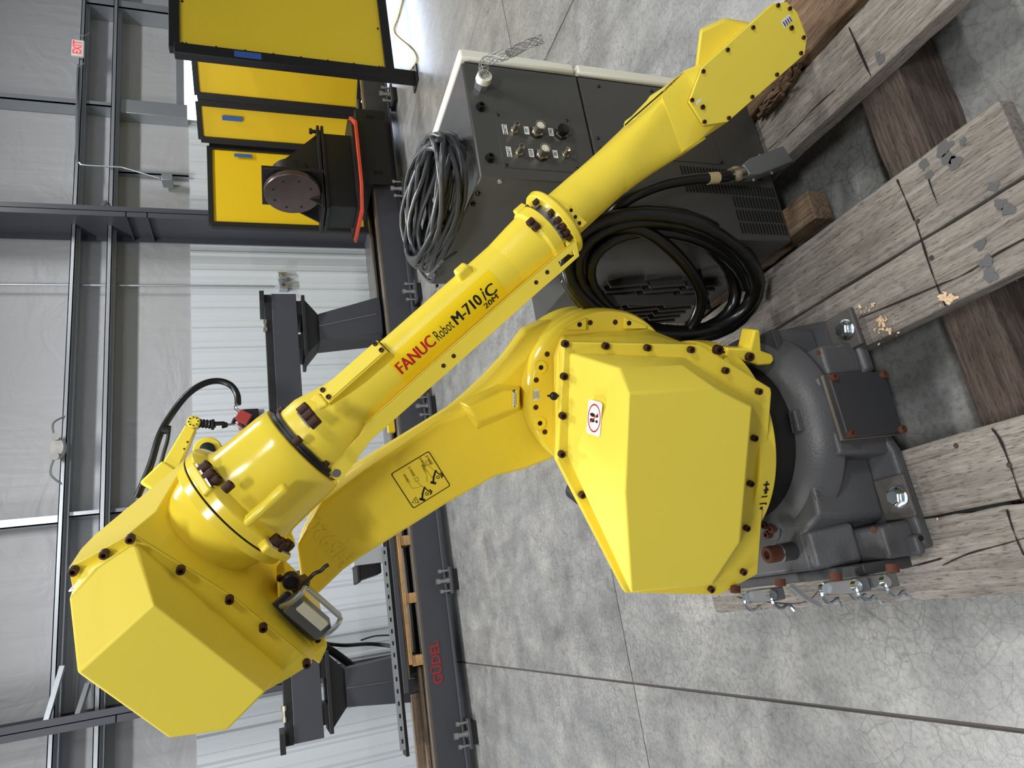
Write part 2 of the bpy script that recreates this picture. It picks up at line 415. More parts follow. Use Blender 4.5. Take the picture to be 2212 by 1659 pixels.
# small things on the wall
def onwall(px, py, y): return GY(px, py, y)
a, b = GY(153,118,9.12), GY(182,87,9.12)
ex = empty('exit_sign', ((a.x+b.x)/2,9.12,b.z), 'white exit sign with red letters on the wall girt', 'sign')
obj('housing', MB().box((a.x,9.12,b.z),(b.x,9.17,a.z)), M['white'], ex, bevel=.01)
lettering('lettering', 'EXIT', .155, ((a.x+b.x)/2, 9.118, (a.z+b.z)/2), (1,0,0), (0,0,1), plain('exit_red',(236,70,72),.5,emit=.5), ex, bold=.004, sx=.75)
for px, py in ((176,72),(165,138)):
    p = GY(px,py,9.14); obj('hanging_wire', MB().tube(spline([p+Vector((0,0,.06)),p+Vector((-.05,0,-.02)),p+Vector((.03,0,-.1))],6), .006, 6), M['galv'], ex)
p = GY(125,968,9.12)
el = empty('emergency_light', (p.x,9.12,p.z-.09), 'twin-head emergency light on the wall girt', 'light fixture')
obj('housing', MB().loft([[p+Vector((math.cos(t)*.13*k_,.03-y_,math.sin(t)*.085*k_)) for t in [2*math.pi*i/24 for i in range(24)]] for y_,k_ in ((0,1),(.05,1),(.075,.8))]), M['emlight'], el)
for dx, dz in ((.12,.02),(-.12,.02)):
    q = p+Vector((dx,-.03,dz)); obj('lamp_head', MB().lathe(q,(0,-1,-.2),[(0,.03),(.04,.045),(.06,.045)],16), M['emlight'], el)
    obj('conduit', MB().tube(spline([p+Vector((dx*1.2,0,.04)),p+Vector((dx*2.6,0,.06)),p+Vector((dx*3.6,.1,-.05))],6), .012, 6), M['galv'], el)
q = GY(610,620,9.45)
cd = empty('wall_conduit', (q.x,9.45,q.z), 'long vertical conduit with two grey boxes on the ribbed wall', 'conduit')
obj('pipe', MB().cyl((q.x,9.44,q.z+.1),(q.x,9.44,7.4),.016,8), M['galv'], cd)
for px, py in ((610,597),(612,619)):
    r = GY(px,py,9.44); bx_ = obj('box', MB().box((r.x-.055,9.40,r.z-.06),(r.x+.055,9.52,r.z+.06)), M['galv'], cd, bevel=.006)
    obj('knob', MB().cyl((r.x+.01,9.40,r.z),(r.x+.01,9.385,r.z),.025,14), M['grayprint'] if py > 600 else M['steel'], bx_)
r0 = [GY(px,py,9.16) for px,py in ((168,140),(166,200),(165,335),(172,352),(185,357),(255,361),(275,365),(345,386))]
cw = empty('exit_conduit', r0[-1], 'thin bent conduit running from the exit sign to a small box', 'conduit')
obj('pipe', MB().tube(spline(r0,5), .012, 6), M['galv'], cw)
r = GY(362,390,9.4); obj('box', MB().box((r.x-.06,9.3,r.z-.07),(r.x+.06,9.5,r.z+.07)), M['galv'], cw, bevel=.006)

# ================================================================== LINEAR TRACK
TY = 6.5
tr = empty('linear_track', (1.5,6.8,0), 'long dark grey linear track with worn rails along the wall', 'track')
X0, X1 = -4.2, 6.15
obj('front_beam', MB().box((X0,TY,.10),(X1,TY+.16,.345)), M['track'], tr, bevel=.004)
obj('front_flange', MB().box((X0,TY-.07,.085),(X1,TY+.2,.10)), M['track'], tr)
obj('rear_beam', MB().box((X0,TY+.48,.10),(X1,TY+.62,.345)), M['track'], tr, bevel=.004)
obj('front_rail', MB().box((X0,TY+.0,.345),(X1,TY+.1,.372)), M['railsteel'], tr, bevel=.003)
obj('rear_rail', MB().box((X0,TY+.42,.345),(X1,TY+.5,.372)), M['railsteel'], tr, bevel=.003)
obj('trough', MB().box((X0,TY+.1,.20),(X1,TY+.5,.22)), M['black'], tr)
for k in range(6): obj('cross_member', MB().box((X0+.4+2*k,TY+.1,.12),(X0+.5+2*k,TY+.5,.30)), M['track'], tr)
for px, py in ((850,208),(855,410),(884,632),(917,878),(948,1257),(984,1590)):
    p = GY(px, py, TY-.1); x = p.x
    f = obj('foot_plate', MB().box((x-.12,TY-.17,.05),(x+.12,TY-.02,.075)), M['track'], tr, bevel=.003)
    obj('foot', MB().box((x-.09,TY-.15,0),(x+.09,TY+.05,.05)), M['trackdark'], f)
    for dx in (-.09,0,.09):
        h = .10 if dx else .13
        obj('leveling_screw', MB().lathe((x+dx,TY-.12,.075),(0,0,1),[(0,.012),(h-.03,.012),(h-.03,.022),(h,.022)] if dx else [(0,.03),(.03,.03),(.03,.02),(h-.04,.02),(h-.04,.032),(h,.032)],10), M['steel'], f)
lettering('lettering', 'GÜDEL', .115, GY(943,1431,TY-.001), (1,0,0), (0,0,1), M['red_dim'], tr, bold=.004, lift=.002)

# steel risers standing between the rails
def riser(name, label, tx, bx_, box_x, side):
    y0, y1 = 6.78, 7.16
    t = empty(name, ((bx_[0]+bx_[1])/2, 6.95, .372), label, 'riser', 'steel risers on the track')
    zt, zb = 1.035, .372
    m = MB(); c = (tx[0]+tx[1])/2; cb = (bx_[0]+bx_[1])/2
    ring = lambda xs, cc, z, e: [Vector((xs[0],y0,z)),Vector((cc,y0-e,z)),Vector((xs[1],y0,z)),Vector((xs[1],y1,z)),Vector((xs[0],y1,z))]
    m.loft([ring(bx_,cb,zb,.03), ring(tx,c,zt,.02)]); ped = obj('pedestal', m, M['track'], t, bevel=.004)
    obj('weld_seam', MB().tube([(cb,y0-.03,zb+.05),(c,y0-.021,zt)],.005,6), M['steel'], ped)
    g = MB(); cx = c
    g.loft([[Vector((tx[0],y0+.02,zt)),Vector((tx[1],y0+.02,zt)),Vector((tx[1],y1-.02,zt)),Vector((tx[0],y1-.02,zt))],
            [Vector((cx-.30,y0-.02,zt+.13)),Vector((cx+.30,y0-.02,zt+.13)),Vector((cx+.30,y1+.02,zt+.13)),Vector((cx-.30,y1+.02,zt+.13))]])
    obj('gusset_neck', g, M['trackdark'], t)
    obj('plate', MB().box((cx-.34,y0-.06,zt+.13),(cx+.34,y1+.06,zt+.165)), M['trackdark'], t, bevel=.003)
    for dx in (-.26,.12): obj('spacer', MB().box((cx+dx,y0-.04,zt+.165),(cx+dx+.16,y1+.04,zt+.215)), M['trackdark'], t)
    b0, b1 = box_x
    bm = obj('box_beam', MB().box((b0,y0-.06,zt+.215),(b1,y1+.06,zt+.46)), M['track'], t, bevel=.004)
    obj('top_flange', MB().box((b0-.01,y0-.02,zt+.46),(b1+.01,y1+.02,zt+.53)), M['trackdark'], t, bevel=.003)
    obj('end_plate', MB().box((b1-.09 if side>0 else b0-.06,y0-.09,zt+.53),(b1+.02 if side>0 else b0+.10,y1,zt+.575)), M['trackdark'], bm)
    e = b1-.28 if side > 0 else b0+.18
    obj('fitting', MB().lathe((e,y0-.02,zt+.53),(1 if side<0 else -1,0,.0),[(0,.02),(.04,.02),(.04,.012),(.09,.012),(.09,.024),(.13,.024)],10), M['nickel'], bm)
    return t
yy = 6.78
def xx(px, py): return GY(px, py, yy).x
riser('steel_riser', 'grey steel riser with tapered pedestal beside the wall conduit box', (xx(689.5,734),xx(684.6,678)), (xx(822,720)-.0,xx(813.6,640.8)), (1.95, xx(585,640)), 1)
riser('steel_riser', 'grey steel riser with tapered pedestal behind the red lettered track', (xx(743,1529),xx(736,1447)), (xx(862,1526),xx(850,1417)), (xx(625,1608), .55), -1)

# yellow bar, pallet and steel lying on the track
tag(obj('yellow_bar', MB().box((1.75,TY+.02,.40),(2.6,TY+.08,.47)), M['guardyellow'], bevel=.004), 'short yellow steel bar lying across the track rail', 'steel bar')
pal = empty('wood_pallet', (.2,6.55,.372), 'light wooden pallet lying on the track under steel bars', 'pallet')
xa, xb = GY(862,1152,TY).x, GY(890,1436,TY).x
zt_ = GY(888,1400,TY).z
obj('top_board', MB().box((xb,TY,zt_-.005),(xa,TY+.09,zt_+.03)), M['freshwood'], pal, bevel=.003)
obj('top_board', MB().box((xb,TY+.18,zt_-.005),(xa,TY+.27,zt_+.03)), M['freshwood'], pal, bevel=.003)
for py, px in ((1166,873),(1290,890),(1424,908)):
    x = GY(px,py,TY).x; obj('stringer', MB().box((x-.05,TY+.005,.372),(x+.04,TY+.27,zt_-.005)), M['freshwood'], pal, bevel=.003)
def bar(name, px, z0, z1, y0, y1, mat, label, pyA, pyB, cat='steel bar'):
    xa_, xb_ = GY(px,pyA,y0).x, GY(px,pyB,y0).x
    o = obj(name, MB().box((xb_,y0,z0),(xa_,y1,z1)), mat, bevel=.003); tag(o, label, cat); return o
zz = lambda px, y=TY: GY(px,1400,y).z
bar('wood_strip', 877, zt_+.03, zt_+.055, TY+.02, TY+.26, M['oldwood'], 'thin brown wooden strip between pallet and steel bars', 1140, 1470, 'wood strip')
z_ = zt_+.055
bar('steel_bar', 866, z_, z_+.045, TY+.0, TY+.09, M['track'], 'blue grey steel channel, lowest bar of the stack on the pallet', 1130, 1500)
bar('steel_bar', 858, z_+.045, z_+.075, TY+.03, TY+.2, M['black'], 'black steel flat under the slotted angle', 1130, 1640)
sb = empty('slotted_angle', (0,TY,z_+.075), 'long grey slotted angle iron on top of the stacked bars', 'angle iron')
xa_, xb_ = GY(838,1180,TY).x, GY(866,1622,TY).x
obj('angle', MB().box((xb_,TY+.01,z_+.075),(xa_,TY+.018,z_+.125)).box((xb_,TY+.018,z_+.075),(xa_,TY+.06,z_+.083)), M['galv'], sb)
for k in range(22):
    x = xb_+.05+k*.10
    if x < xa_: obj('slot', MB().box((x,TY+.0085,z_+.092),(x+.035,TY+.0105,z_+.106)), M['void'], sb)
bar('timber_strip', 905, .372, .40, TY+.12, TY+.2, M['oldwood'], 'weathered wooden strip lying in the track trough', 1440, 1690, 'wood strip')
bar('timber_strip', 893, .372, .47, TY+.24, TY+.3, M['oldwood'], 'grey wooden board on edge behind the track rail', 1500, 1700, 'wood strip')
wz = GZ(922,868,.03); 
tag(obj('wood_wedge', MB().box((wz.x-.09,wz.y-.10,0),(wz.x+.07,wz.y-.0,.09)), M['freshwood'], bevel=.006), 'small cut wood block on the floor beside the track', 'wood block')
bn = GY(815,1190,6.8); z0_ = z_+.125
bin_ = empty('wrapped_bin', (bn.x,6.75,z0_), 'black bin in clear plastic wrap on the stacked steel', 'bin')
obj('bin_body', MB().loft([[Vector((bn.x+sx*.26*s_,6.75+sy*.16*s_,z0_+zz_)) for sx,sy in ((-1,-1),(1,-1),(1,1),(-1,1))] for s_,zz_ in ((.85,0),(1,.2),(1.08,.2),(1.08,.23))]), M['black'], bin_, bevel=.01)
obj('plastic_wrap', MB().loft([[Vector((bn.x-.05+dx,6.75+sy*.19,z0_+zz_)) for dx,sy in ((-.08,-1),(.08,-1),(.08,1),(-.08,1))] for zz_ in (-.02,.1,.25)]), plain('plastic_wrap',(190,194,198),.22,.3,bump=.8,bscale=30), bin_)
hz = empty('cable_loom', GY(700,1395,7.42), 'black cable loom running from the riser down to the track', 'cable')
obj('cable', MB().tube(spline([GY(690,1388,7.42),GY(740,1394,7.36),GY(800,1391,7.0),GY(848,1396,6.8)],6), .018, 8), M['black'], hz)
obj('cable', MB().tube(spline([GY(780,1383,7.36),GY(810,1374,7.2),GY(848,1372,6.9)],6), .008, 6), M['black'], hz)
obj('cable', MB().tube(spline([GY(695,1393,7.36),GY(735,1420,7.36),GY(775,1452,7.36)],6), .04, 8), M['black'], hz)

# ================================================================== GUARD SCREENS AND POSITIONER
def screen(name, label, p0, p1, z0, z1, mat, bolts=True, foot=False, tapes=(), t=.06):
    p0, p1 = Vector((*p0,0)), Vector((*p1,0)); d = (p1-p0).normalized(); nrm = Vector((d.y,-d.x,0))
    if nrm.dot(-p0) < 0: nrm = -nrm
    r = empty(name, (p0+p1)/2, label, 'guard screen', 'yellow guard screens')
    h = t/2; up = Vector((0,0,1))
    L = (p1-p0).length
    sh = obj('sheet', MB().obox((p0+p1)/2+up*(z0+z1)/2, d*(L/2-h), nrm*.004, up*((z1-z0)/2-h)), mat, r)
    for q in (p0, p1):
        pst = obj('post', MB().obox(q+up*((0 if foot else z0)+z1)/2, d*h*1.3, nrm*h, up*((z1-(0 if foot else z0))/2)), M['black'], r, bevel=.003)
        if foot: obj('foot_plate', MB().obox(q+up*.008, d*.10, nrm*.10, up*.008), M['black'], pst)
    for z in (z0,z1): obj('rail', MB().obox((p0+p1)/2+up*z, d*(L/2), nrm*h*.9, up*h), M['black'], r, bevel=.003)
    if bolts:
        for i in range(8):
            q = p0+d*(.09)+up*(z0+.1+(z1-z0-.2)*i/7)+nrm*.006; place('bolt', sc_me, q, nrm, r, scale=(1.4,1.4,1))
        for i in range(5):
            for z in (z0+.07,z1-.07): place('bolt', sc_me, p0+d*(.09+.5*i)+up*z+nrm*.006, nrm, r, scale=(1.4,1.4,1))
    for u_, v_, w_, h_ in tapes:
        obj('tape', MB().obox(p0+d*u_+up*v_+nrm*(h+.004), d*w_/2, nrm*.001, up*h_/2), M['bluetape'], r)
    return r
screen('guard_screen', 'large yellow tread plate guard screen nearest the cabinet', (5.22,5.5), (7.7,5.5), .27, 2.25, M['tread'], True, True, ((.0,1.62,.07,.24),), .09)
screen('guard_screen', 'narrow yellow guard screen directly behind the tread plate screen', (6.75,7.05), (6.47,7.50), .26, 2.22, M['guardyellow'], False, True)
screen('guard_screen', 'yellow guard screen with blue tape, between the two other rear screens', (6.45,7.60), (6.21,8.0), .26, 2.22, M['guardyellow'], False, True, ((.16,1.83,.06,.24),))
screen('guard_screen', 'yellow guard screen facing the room behind the steel disc', (6.17,8.10), (5.02,8.13), .2, 2.13, M['guardyellow'], False, True, ((.12,1.72,.05,.22),))
ps = empty('positioner', (4.55,6.7,.372), 'black welding positioner with round steel faceplate on the track', 'positioner')
Y0 = 6.42
def gx(px,py,y=Y0): return GY(px,py,y)
obj('carriage', MB().box((4.55,Y0,.374),(5.55,Y0+.72,.50)).box((4.55,Y0-.02,.16),(5.55,Y0+.005,.50)), M['black'], ps, bevel=.006)
for px,py in ((812,372),(822,372),(795,252),(803,252)):
    p = gx(px,py,Y0-.021); obj('hole', MB().cyl(p,p+Vector((0,-.004,0)),.022,12), M['void'], ps)
zc = gx(785,460).z
a0, a1 = gx(778,462), gx(772,240)
pl = MB(); pts = [(a0.x-.02,Y0-.06),(a0.x+.25,Y0-.2),(a1.x-.3,Y0-.2),(a1.x,Y0+.1),(a1.x,Y0+.6),(a0.x,Y0+.6)]
pl.prism([Vector((x,y,.52)) for x,y in pts], (0,0,.03)); obj('orange_plate', pl, M['orange'], ps, bevel=.003)
obj('black_plate', MB().prism([Vector((x,y,.552)) for x,y in [(a0.x+.05,Y0-.02),(a0.x+.27,Y0-.15),(a1.x-.32,Y0-.15),(a1.x-.05,Y0+.1),(a1.x-.05,Y0+.58),(a0.x+.05,Y0+.58)]], (0,0,.025)), M['black'], ps)
c0, c1 = gx(768,448), gx(768,294)
zl = gx(705,370).z
obj('pedestal_box', MB().box((c0.x,Y0,.577),(c1.x,Y0+.42,zl)), M['black'], ps, bevel=.005)
for k in (0,1): obj('flange', MB().box((c0.x-.06,Y0-.05,zl+.045*k),(c1.x+.06,Y0+.46,zl+.03+.045*k)), M['black'], ps, bevel=.003)
for px, py in ((693,284),(693,370)):
    p = gx(px,py,Y0-.03); obj('bolt', MB().lathe((p.x,Y0-.02,zl+.03),(0,0,1),[(0,.02),(.09,.02),(.09,.032),(.12,.032)],10), M['black'], ps)
zf = zl+.075; zt2 = gx(580,390).z
# triangular bracket side plates and upright back plate
t0 = gx(697,290); t1 = gx(600,370); t2 = gx(697,440)
obj('gusset_plate', MB().prism([Vector((t0.x,Y0+.02,zf)),Vector((t1.x+.05,Y0+.02,zt2-.05)),Vector((t1.x-.1,Y0+.02,zt2-.05)),Vector((t2.x,Y0+.02,zf))], (0,.02,0)), M['black'], ps)
obj('gusset_plate', MB().prism([Vector((t0.x,Y0+.36,zf)),Vector((t1.x+.05,Y0+.36,zt2-.05)),Vector((t1.x-.1,Y0+.36,zt2-.05)),Vector((t2.x,Y0+.36,zf))], (0,.02,0)), M['black'], ps)
dn_ = Vector((-.985,-.17,0)).normalized(); dc = gx(632,418,Y0-.02)
sd = Vector((dn_.y,-dn_.x,0))
obj('back_plate', MB().obox(dc-dn_*.09, sd*.26, dn_*.02, Vector((0,0,.30))), M['black'], ps, bevel=.003)
obj('gearbox', MB().lathe(dc-dn_*.30, dn_, [(0,.20),(.22,.20),(.26,.16)], 28), M['black'], ps)
disc_m = plain('oily_steel_plate', (112,98,94), .3, .8, var=.25, vscale=8)
dk = obj('faceplate', MB().lathe(dc-dn_*.05, dn_, [(0,.28),(.004,.285),(.06,.285),(.065,.28)], 48), disc_m, ps)
for i in range(8):
    a = math.pi/4*i+.3; q = dc+(sd*math.cos(a)+Vector((0,0,math.sin(a))))*.2+dn_*.0155
    obj('hole', MB().cyl(q-dn_*.002,q+dn_*.0015,.014,10), M['void'], dk)
tag(obj('floor_extension_lead', MB().tube(spline([GZ(880,-40,.008),GZ(862,30,.008),GZ(852,70,.008),GZ(893,110,.008),GZ(896,140,.008),GZ(858,175,.008)],8), .007, 6), M['guardyellow']), 'thin yellow cord lying on the floor by the guard screen', 'cord')

# ================================================================== TIMBER SKID
ZP0, ZP = .171, .222
sk = empty('timber_skid', (.6,1.4,0), 'weathered grey timber skid of planks on cross timbers under the robot', 'skid')
def plank(x0, x1, y0, y1, z0, z1, mat, wav=.004, n=26, ends=.0, seed=0, axis=1, name='plank'):
    rnd = random.Random(seed); rings = []
    for i in range(n+1):
        t = i/n; y = y0+(y1-y0)*t
        a = [rnd.uniform(-wav,wav) for _ in range(4)]
        p = [(x0+a[0],z0),(x1+a[1],z0),(x1+a[1]*.6,z1+a[3]*.25),(x0+a[0]*.6,z1+a[2]*.25)]
        rings.append([Vector((u,y+(rnd.uniform(-ends,ends) if i in (0,n) else 0),v)) if axis == 1 else Vector((y,u,v)) for u,v in p])
    return obj(name, MB().loft(rings), mat, sk, bevel=.004)
plA = plank(1.066,1.243, .715,2.12, ZP0,ZP, M['plank'], .002, seed=1)
plB = plank(.634,.806, .722,2.12, ZP0,ZP, M['plank'], .0015, seed=2)
plC = plank(.463,.627, .60,2.12, ZP0,ZP-.001, M['plank'], .0015, seed=3)
plD = plank(.034,.193, .60,2.12, ZP0,ZP, M['plank'], .001, seed=4)
plE = plank(-.148,.027, .60,2.10, ZP0,ZP, M['plank'], .004, n=40, ends=.006, seed=5)
plF = plank(1.247,1.44, .45,1.95, ZP0,.252, M['bark'], .012, n=40, ends=.02, seed=6)
for i,(y0,y1) in enumerate(((.912,1.03),(1.62,1.74),(1.95,2.07))):
    plank(y0,y1, -.125,1.46, 0,ZP0, M['timber'], .003, seed=20+i, axis=0, name='cross_timber')
plank(.84,.925, 1.21,1.85, ZP0,.2385, M['plank_b'], .003, seed=31, name='runner')
# splintered wood at the edge of the bark board
rnd = random.Random(5); sp_ = MB()
for k in range(46):
    f_ = rnd.random(); c = GZ(1652+f_*62+rnd.uniform(-8,8), 238-f_*82+rnd.uniform(-8,8), .226+rnd.uniform(0,.024)); L = rnd.uniform(.008,.034)
    sp_.obox(c, (rnd.uniform(-.008,.008),L,rnd.uniform(-.010,.012)), (rnd.uniform(.003,.009),rnd.uniform(-.004,.004),rnd.uniform(-.004,.006)), (0,rnd.uniform(-.004,.004),rnd.uniform(.002,.008)))
obj('splinters', sp_, M['bark'], plF, bevel=.003)
crackm = plain('wood_crack', (30,24,20), .95)
def ribbon(name, px, z, wd, mat, parent):
    P = spline([GZ(a,b,z) for a,b in px], 6); L=[]; R=[]
    for i,p in enumerate(P):
        t = (P[min(i+1,len(P)-1)]-P[max(i-1,0)]).normalized(); s_ = Vector((-t.y,t.x,0)); q = wd*(.62+.25*math.sin(i*.37+px[0][0])+.13*math.sin(i*1.1))*.5*(1 if 0<i<len(P)-1 else .2)
        L.append(p+s_*q); R.append(p-s_*q)
    n = len(P); return obj(name, MB().add(L+R, [(i,i+1,n+i+1,n+i) for i in range(n-1)]), mat, parent, smooth=False)
zc_ = ZP+.0022
ribbon('crack', [(1978,480),(1994,530),(2010,580),(2025,620),(2043,662)], zc_, .006, crackm, plC)
ribbon('crack', [(1937,387),(1948,412),(1960,440),(1976,478)], zc_, .006, crackm, plB)
ribbon('crack', [(1833,58),(1850,95),(1870,140),(1881,164)], zc_, .008, crackm, plA)
ribbon('crack', [(1852,688),(1922,660),(2025,617),(2087,590),(2150,550),(2220,512)], zc_, .005, crackm, plC)
ribbon('crack', [(2142,925),(2160,950),(2180,1000),(2200,1060),(2210,1083)], zc_, .007, crackm, plD)
ribbon('crack', [(2035,1222),(2090,1197),(2170,1175),(2220,1160)], zc_, .004, crackm, plE)
ribbon('crack', [(1945,1229),(1985,1220),(2035,1206)], zc_, .006, crackm, plE)
ribbon('crack', [(1695,300),(1760,232),(1805,192)], zc_, .004, crackm, plA)
ribbon('crack', [(1590,1290),(1680,1303),(1740,1300),(1772,1272)], zc_, .004, crackm, plE)
ribbon('crack', [(2175,1100),(2185,1135),(2196,1165),(2212,1200)], zc_, .006, crackm, plE)
ribbon('crack', [(2005,385),(2015,415),(2026,442)], zc_, .004, crackm, plB)
ribbon('crack', [(1655,325),(1700,290),(1760,240)], zc_, .002, crackm, plA)
paintm = plain('grey_paint_spots', (98,98,100), .6)
def blob(px, py, r, parent, sx=1.0, seed=0):
    rr = random.Random(seed+int(px)); c = GZ(px,py,ZP+.0024); P = []
    for k in range(14):
        a = 2*math.pi*k/14; q = r*rr.uniform(.55,1.2); P.append(c+Vector((math.cos(a)*q*sx,math.sin(a)*q,0)))
    obj('paint_spot', MB().add(P,[tuple(range(14))]), paintm, parent, smooth=False)
for px,py,r,pp in ((2040,320,.020,plB),(2048,340,.016,plB),(2062,352,.016,plB),(1996,355,.014,plB),(2006,378,.012,plB),(2145,402,.012,plB),(2118,530,.014,plC),(2132,565,.016,plC),(2138,595,.017,plC),(2160,440,.014,plC),(2178,452,.014,plC),(2080,305,.010,plB),(1902,128,.014,plA),(1895,118,.009,plA)):
    blob(px,py,r,pp)
def knot(px,py,parent,r=.006):
    c = GZ(px,py,ZP+.001); obj('knot', MB().lathe(c,(0,0,1),[(0,r),(.0016,r*.8),(.0018,r*.4)],12), plain('knot_wood',(74,58,46),.9), parent)
for a in ((2012,557,plC),(1982,478,plB),(2065,963,plD),(2180,1005,plD)): knot(*a)
ch = MB(); rnd = random.Random(11)
def chips(px,py,n,spread,sz):
    for _ in range(n):
        c = GZ(px+rnd.gauss(0,spread),py+rnd.gauss(0,spread*.7),ZP+.0035); s_ = rnd.uniform(.4,1)*sz; a = rnd.uniform(0,6.3)
        ch.obox(c,(math.cos(a)*s_,math.sin(a)*s_,rnd.uniform(-.3,.3)*s_),(-math.sin(a)*s_*.6,math.cos(a)*s_*.6,rnd.uniform(-.3,.3)*s_),(0,0,s_*.22))
chips(2043,643,38,7,.0055); chips(1906,693,26,6,.005); chips(1878,665,7,12,.004); chips(1918,712,8,10,.0045); chips(1900,722,6,14,.004); chips(1860,668,3,5,.005)
chips(1950,1045,4,12,.004); chips(2025,1121,1,1,.005); chips(1980,500,30,130,.0012); chips(1905,700,60,22,.0012)
cho = obj('wood_shavings', ch, M['chips'], smooth=False); cho['kind'] = 'stuff'; tag(cho, 'pale wood shavings scattered on the skid planks by the base', 'wood shavings')

# ================================================================== CONTROLLER CABINET
CYF, CYB, CXR = 1.306, 1.862, 1.31
cb = empty('controller_cabinet', (1.07,1.58,.24), 'charcoal controller cabinet with ivory doors and round connectors', 'cabinet')
obj('upper_housing', MB().box((.966,CYF,.809),(CXR,CYB,1.132)), M['cab'], cb, bevel=.004)
obj('lower_housing', MB().box((.822,CYF,.24),(CXR,CYB,.804)), M['cab'], cb, bevel=.004)
obj('top_panel', MB().box((.969,CYF+.003,1.131),(CXR-.003,CYB-.003,1.1335)), M['cab_top'], cb)
obj('door_gasket', MB().box((CXR,CYF+.008,.25),(CXR+.010,CYB-.008,1.122)), M['black'], cb)
obj('door', MB().box((CXR+.010,CYF-.004,.812),(CXR+.042,CYB,1.136)), M['ivory'], cb, bevel=.007)
obj('door', MB().box((CXR+.010,CYF-.004,.24),(CXR+.042,CYB,.804)), M['ivory'], cb, bevel=.007)
FN = Vector((0,-1,0))
def cf(px,py): return GY(px,py,CYF)
sockm = MB(); sockm.lathe((0,0,0),(0,0,1),[(0,.0125),(.004,.0125),(.004,.0088),(.013,.0088),(.013,.005),(.006,.005)],18)
sock_me = tomesh('hex_socket', sockm, M['blackgloss'])
for px,py in ((1038,233),(1058,343)): place('hex_fitting', sock_me, cf(px,py), FN, cb)
scr = tomesh('panel_screw', MB().lathe((0,0,0),(0,0,1),[(0,.0045),(.003,.0042),(.0045,.0028),(.0045,.0015),(.003,.0015)],12), M['blackgloss'])
for px,py in ((1075,249.5),(1224,261),(1094,357.5),(1246,365),(1293,187),(1291,299),(1296,322),(1407,197),(1446,347),(1558,351)): place('screw', scr, cf(px,py), FN, cb)
a,b = cf(1067,246), cf(1251.7,372)
c_,d_ = cf(1230,259), cf(1088,364)
x0,x1 = (b.x+d_.x)/2,(a.x+c_.x)/2; z0,z1 = (b.z+c_.z)/2,(a.z+d_.z)/2
cp = obj('connector_plate', MB().box((x0,CYF-.0016,z0),(x1,CYF+.001,z1)), M['cab'], cb, bevel=.0006)
lp = cf(1556,356); obj('access_plate', MB().box((lp.x,CYF-.0016,lp.z),(lp.x+.19,CYF+.001,lp.z+.19)), M['cab'], cb, bevel=.0006)
def ring_(m, z0,z1,r0,r1): m.lathe((0,0,0),(0,0,1),[(z0,r0),(z1,r0),(z1,r1),(z0+.004,r1)],22)
small = MB(); small.lathe((0,0,0),(0,0,1),[(0,.0105),(.007,.0105)],6); small.lathe((0,0,0),(0,0,1),[(.007,.0078),(.018,.0072),(.030,.0072),(.030,.0058),(.024,.0058)],20)
small_me = tomesh('small_connector', small, M['nickel'])
big = MB(); big.lathe((0,0,0),(0,0,1),[(0,.0165),(.009,.0165)],6); big.lathe((0,0,0),(0,0,1),[(.009,.0135),(.032,.0135),(.032,.0118),(.020,.0118)],24)
big_me = tomesh('large_connector', big, M['nickel'])
ins_big = MB(); ins_big.lathe((0,0,0),(0,0,1),[(.012,.0095),(.031,.0095)],20); ins_me = tomesh('insert', ins_big, M['ivory'])
ins_small = tomesh('insert', MB().lathe((0,0,0),(0,0,1),[(.012,.004),(.029,.004)],14), M['grayprint'])
pin = tomesh('pin', MB().lathe((0,0,0),(0,0,1),[(0,.0012),(.0008,.0012)],6), M['nickel'])
cap_me = tomesh('cap', MB().lathe((0,0,0),(0,0,1),[(.009,.0145),(.022,.0155),(.026,.0145),(.028,.011)],22), M['blackgloss'])
hexdark = tomesh('nut', MB().lathe((0,0,0),(0,0,1),[(0,.0185),(.004,.0185)],6), M['black'])
for nm,px,py,kind,lx,ly in (('ENET2',1108.5,285,0,1090,280.5),('P3',1158,288,1,1137,283),('DN',1210.5,291,2,1189.5,286.5),('ENET1',1118.5,333,0,1099,329),('SD3',1168,337,1,1147,331.5),('ES',1219,337,3,1199,334)):
    q = cf(px,py)-Vector((0,.0016,0))
    if kind == 0: o = place('connector', small_me, q, FN, cp); place('insert', ins_small, q, FN, o) if False else place('insert', ins_small, q, FN, cp)
    elif kind == 3: place('connector', small_me, q, FN, cp, scale=(.95,.95,.85))
    elif kind == 1:
        place('nut', hexdark, q, FN, cp); place('connector', big_me, q, FN, cp); place('insert', ins_me, q, FN, cp)
        for k in range(5):
            a = 2*math.pi*k/5; place('pin', pin, q+Vector((math.cos(a)*.0055,-.031,math.sin(a)*.0055)), FN, cp)
    else: place('nut', hexdark, q, FN, cp); place('cap', cap_me, q, FN, cp); place('connector', tomesh('hex_nut', MB().lathe((0,0,0),(0,0,1),[(0,.0165),(.009,.0165)],6), M['nickel']), q, FN, cp)
    lq = cf(lx,ly)-Vector((0,.0018,0)); wlab = .030 if len(nm) > 4 else .024
    lb = obj('name_tag', MB().box((lq.x-wlab/2,lq.y-.0006,lq.z-.0065),(lq.x+wlab/2,lq.y,lq.z+.0065)), M['white'], cp)
    lettering('lettering', nm, .0105, lq+Vector((0,-.0007,0)), (1,0,0), (0,0,1), M['black_print'], lb, bold=.0002, lift=.0002)
